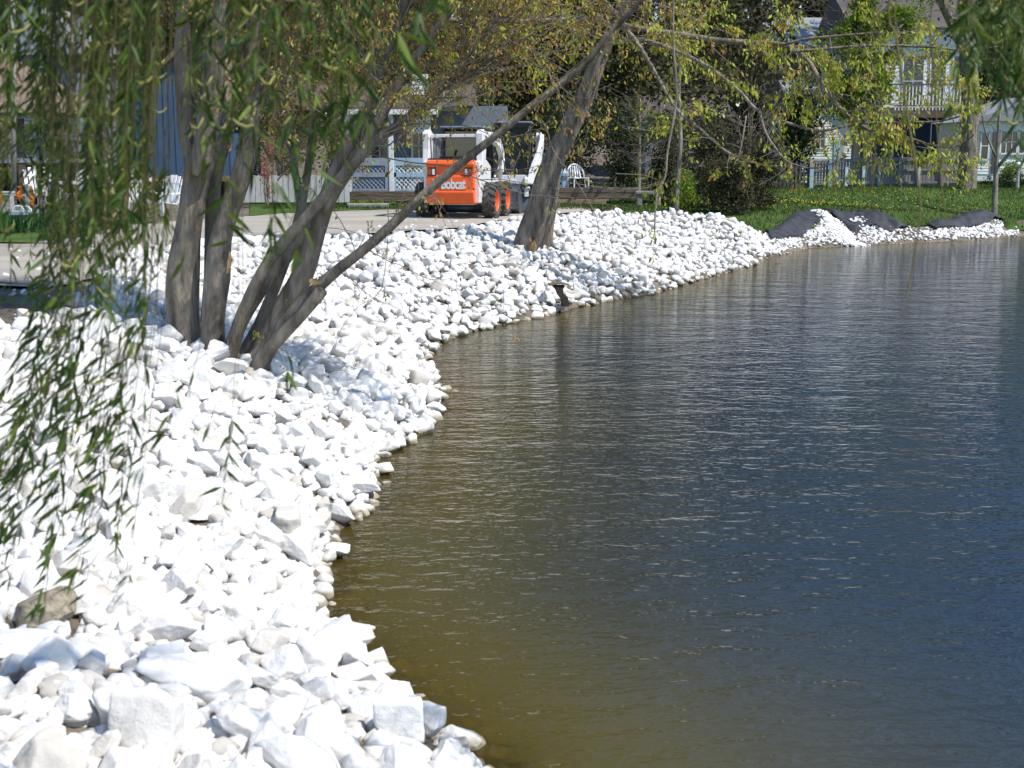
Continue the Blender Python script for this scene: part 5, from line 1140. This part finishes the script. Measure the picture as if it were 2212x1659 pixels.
# brush hedge right of the leaning tree
for x, yb, yt, wd_, Y, mm, lab in [(1235, 425, 215, 150, 42.5, 'lf_dark', 'dark evergreen shrub right behind the leaning trunk'), (1345, 430, 225, 150, 42.0, 'lf_dark', 'dark evergreen shrub above the brown timber wall'), (1440, 436, 250, 130, 42.8, 'lf_brush', 'dark leafy shrub behind the thin pale trunk'),
                                (1540, 440, 262, 170, 41.0, 'lf_brush', 'tall olive-brown twiggy shrub in the middle of the hedge'), (1640, 444, 268, 150, 40.0, 'lf_brush', 'round brown twiggy shrub at the right end of the hedge'), (1590, 446, 350, 150, 38.5, 'lf_brush', 'low brown bramble at the foot of the hedge by the lawn'), (1480, 445, 370, 90, 38.8, 'lf_lime', 'small bright green bush at the foot of the thin pale trunk')]:
    shrub('shrub', lab, 'shrub', x, yb, yt, wd_, Y, M[mm], 6500 if mm != 'lf_lime' else 900, .085 if mm != 'lf_lime' else .09, 'twig_dark', 110, 'shrubs of the dark hedge', tprob=.4, dep=1.3)
shrub('tall_shrub', 'tall brown-budding shrub rising behind the white board fence', 'shrub', 610, 434, 150, 190, 37.2, M['lf_bg'], 5200, .085, 'twig', 90, dep=.8, airy=.3)
shrub('tall_shrub', 'olive-leaved tall shrub at the left end of the lattice porch', 'shrub', 735, 434, 160, 70, 37.8, M['lf_bg'], 2200, .085, 'twig', 50, dep=.5, airy=.35)
shrub('evergreen_tree', 'dark evergreen tree left of the white gabled house', 'tree', 1715, 400, 170, 140, 58, M['lf_dark'], 5500, .16, 'twig_dark', 50, dep=1.6, tprob=.25)
shrub('lime_tree', 'bright yellow-green leafing tree in front of the right-hand houses', 'tree', 1865, 395, -90, 300, 59.5, M['lf_lime'], 16000, .16, 'twig', 90, dep=2.0, trunk=.22, airy=.35, tprob=.3)
shrub('red_leaf_shrub', 'spindly red-leaved shrub in front of the board fence', 'shrub', 577, 436, 300, 46, 35.6, M['redlf'], 420, .07, 'twig', 16, airy=.4)
shrub('pale_weeping_tree', 'pale yellow-green weeping tree at the far left edge', 'tree', -15, 395, 60, 130, 46, M['lf_pale'], 5000, .14, 'twig', 30, flat=2.5, trunk=.15, dep=2)
shrub('small_bush', 'bright green bush below the sunroom window', 'shrub', 2185, 376, 338, 70, 58.5, M['lf_lime'], 900, .12, 'twig_dark', 10)
shrub('low_hedge', 'low clipped dark hedge along the front of the sunroom', 'hedge', 2180, 392, 370, 130, 57.0, M['lf_dark'], 1600, .09, 'twig_dark', 10, dep=.5)
shrub('small_sapling', 'leafless slender sapling before the dark hedge', 'tree', 1380, 432, 170, 60, 40, M['lf_bg'], 300, .09, 'twig', 40, trunk=.3, airy=.5)
# named single trunks
def bare_tree(name, label, pts, Y, m='bark', ntw=26, L=1.6, leaves=0, mleaf='lf_bg', tmin=.35, forks=()):
    P, r = D2W(pts, Y, Y); g0 = float(H([[P[0].x, Y]])[0]); t = thing(name, label, 'tree', (P[0].x, Y, g0)); P.insert(0, Vector((P[0].x, Y, g0 - .1))); r.insert(0, r[0] * 1.15)
    q, rr = smooth_line(P, r, .25); mb = MB(); mb.off = t.location; mb.tube(q, rr, 10, wob=.15); mb.build('trunk', M[m], t, True); lines = [q]
    for f_ in forks: P, r = D2W(f_, Y, Y - .6); a_, b_ = smooth_line(P, r, .2); mb = MB(); mb.off = t.location; mb.tube(a_, b_, 7); mb.build('limb', M[m], t, True); lines.append(a_)
    tw = Twigs(); off = t.location
    for _ in range(ntw):
        l = rnd.choice(lines); i = min(len(l) - 2, int(len(l) * (tmin + (1 - tmin) * rnd.random()))); tw.grow(l[i] - off, Vector((rnd.gauss(0, 1), rnd.gauss(0, .7), rnd.uniform(0, 1))), L * rnd.uniform(.5, 1.3), .004 * Y / 12, 2, .05, .4, .3, 3)
    tw.build('twigs', M['twig'], t)
    if leaves: clusters(tw.tips, (1, leaves), .13, M[mleaf], t, 'leaves', .12, .3, wr=.6)
    return t
bare_tree('large_tree', 'stout grey trunk standing before the slat fence at the right', [(2090, 408, 42), (2092, 330, 40), (2095, 220, 38), (2090, 100, 36), (2085, -60, 30), (2080, -250, 20)], 55.5, 'bark2', 60, 3.0, 3, 'lf_wood', .4, [[(2092, 130, 22), (2050, 40, 18), (1990, -80, 12)], [(2092, 90, 22), (2150, 20, 18), (2210, -80, 12)]])
bare_tree('young_tree', 'slim young tree forking on the lawn near the right edge', [(2148, 450, 13), (2150, 400, 12), (2153, 350, 10), (2156, 290, 7), (2160, 220, 5)], 42.5, 'bark', 10, .8, 0, 'lf_bg', .5, [[(2154, 362, 8), (2190, 320, 7), (2240, 265, 5)], [(2152, 340, 5), (2130, 290, 4), (2120, 240, 3)]])
bare_tree('thin_pale_tree', 'thin pale upright trunk in front of the dark hedge', [(1461, 440, 11), (1465, 380, 10), (1470, 300, 9), (1466, 220, 8), (1470, 120, 6), (1475, 20, 5)], 38.2, 'bark', 22, 1.0, 2, 'lf_yellow', .4)
bare_tree('thin_forked_tree', 'thin stem rising from the grass left of the round shrub', [(1575, 440, 6), (1582, 390, 5), (1600, 320, 4), (1612, 250, 3)], 38.4, 'bark', 8, .6, 0)
# background trees: brown twiggy with olive haze
bgt = [(-60, 300, -260, 330, 62, 'lf_bg', 'brown-budding tree behind the far left gazebo'), (150, 300, -280, 300, 58, 'lf_wood', 'dense olive tree behind the blue shed, left of its roof'), (300, 300, -300, 320, 70, 'lf_bg', 'tall brown-budding tree behind the blue shed'),
       (560, 300, -300, 300, 60, 'lf_bg', 'brown-budding tree behind the board fence'), (720, 300, -260, 280, 55, 'lf_bg', 'budding tree left of the porch house'), (900, 300, -320, 300, 64, 'lf_wood', 'olive tree rising behind the porch house roof'),
       (1060, 300, -300, 280, 52, 'lf_wood', 'olive tree directly above the rear loader'), (1190, 300, -280, 260, 56, 'lf_wood', 'dark olive tree behind the leaning trunk'), (1330, 300, -300, 300, 54, 'lf_wood', 'tall olive tree behind the evergreen shrubs'),
       (1480, 300, -300, 300, 60, 'lf_wood', 'tall grey-twigged tree above the thin pale trunk'), (1620, 300, -320, 300, 66, 'lf_wood', 'tall grey-twigged tree left of the hillside house'), (1760, 300, -260, 260, 96, 'lf_wood', 'olive tree behind the hillside house roof'),
       (1990, 300, -280, 280, 84, 'lf_wood', 'dense olive tree behind the deck house'), (2160, 300, -300, 300, 80, 'lf_dark', 'dark tree behind the sunroom'), (2330, 300, -240, 300, 76, 'lf_wood', 'olive tree beyond the right edge')]
for x, yb, yt, wd_, Y, mm, lab in bgt:
    shrub('background_tree', lab, 'tree', x, yb, yt * (2.9 if x < 1250 else 2.1 if x < 1400 else 1.3 if x < 1700 else 1.0), wd_, Y, M[mm], 17000 if x < 1400 else 10000, .0045 * Y, 'twig', 110, 'trees rising behind the houses', trunk=.12, dep=3.0, airy=.22, tprob=.35)
# distant wood on the hill
n = 60000
X = rng.uniform(-75, 110, n); Yv = rng.uniform(98, 125, n); Zv = rng.random(n) ** .85
topz = np.array([12.5 + 3.0 * mnoise.noise(Vector((x * .12, 0, 0))) + 1.8 * mnoise.noise(Vector((x * .5, 3, 0))) - max(0, x - 15) * .03 for x in X]); P = np.column_stack([X, Yv, 1.5 + Zv * topz])
L = rng.uniform(.6, 1.5, n); cl = np.array([.5 + .6 * mnoise.noise(Vector((p[0] * .25, p[1] * .25, p[2] * .3))) for p in P])
me = leaf_mesh(P, rng.normal(size=(n, 3)), L, L * .6, np.clip(cl + rng.uniform(-.25, .25, n), 0, 1), 'quad'); o = mesh_obj('distant_wood', me, M['lf_wood']); tag(o, 'mass of brown and olive woodland filling the background behind the houses', 'wood', kind='stuff')

# ------------------------------------------------------------------ grass blades, dandelions, debris
def grass(name, xr, yr, n, h_, test):
    P = np.column_stack([rng.uniform(*xr, n), rng.uniform(*yr, n)]); P = P[test(P)]; m_ = len(P)
    d = np.column_stack([rng.normal(0, .35, m_), rng.normal(0, .35, m_), np.ones(m_)]); L = h_ * rng.uniform(.5, 1.3, m_)
    me = leaf_mesh(np.column_stack([P, H(P) + .02]), d, L, L * .22, np.clip(rng.random(m_) * .5 + .5 * np.array([.5 + mnoise.noise(Vector((p[0] * .5, p[1] * .3, 0))) for p in P]), 0, 1), 'quad')
    return tag(mesh_obj(name, me, M['grass']), kind='stuff')
def on_lawn(P): return beyond_crest(P) & inside_land(P) & (P[:, 1] > 33.2 + .0 * P[:, 0]) & (P[:, 0] > 1.6 + (P[:, 1] < 38) * .3)
o = grass('grass', (1.6, 26), (33.2, 62), 70000, .10, on_lawn); tag(o, 'short green grass on the lawn at the right', 'grass')
o = grass('verge_grass', (-6.5, 4), (34.5, 38.3), 9000, .09, lambda P: np.ones(len(P), bool)); tag(o, 'strip of grass along the road in front of the timbers', 'grass')
n = 420; cxy = [(9.0, 44.0, 1.7, .9), (11, 46, 2.0, 1.2), (6.5, 41, 1.0, .8), (14, 50, 3, 2)]
P = np.concatenate([np.column_stack([rng.normal(a, c, n // 4), rng.normal(b, d, n // 4)]) for a, b, c, d in cxy]); P = P[on_lawn(P)]
v_, f_ = ICO[2]; V = np.concatenate([v_ * .017 * np.array([1.3, 1.3, .7]) + np.array([p[0], p[1], z + .10]) for p, z in zip(P, H(P))]); F_ = np.concatenate([f_ + i * len(v_) for i in range(len(P))])
tag(mesh_obj('dandelions', fast_mesh('dandelions', V, [F_]), M['flower']), 'yellow dandelion heads dotted over the lawn below the fence', 'flowers', kind='stuff')
# litter of pebbles on the soil and road edge
n = 2600; P = np.column_stack([rng.uniform(-9, 3, n), rng.uniform(11, 33, n)]); dc, _, _ = dist_poly(P, CR); ok = beyond_crest(P) & (rng.random(n) < np.exp(-dc * .9)); P = P[ok]; r = rng.uniform(.012, .05, len(P))
a, b, c = rock_batch('', P, r, H(P) + .03, 2, None, '', ''); me = fast_mesh('loose_pebbles', np.concatenate(a), [np.concatenate(b)]); fattr(me, 'tint', np.clip(np.concatenate(c) + .2, 0, 1)); tag(mesh_obj('loose_pebbles', me, M['gravel']), 'loose pale pebbles scattered on the dark soil beside the road', 'pebbles', kind='stuff')
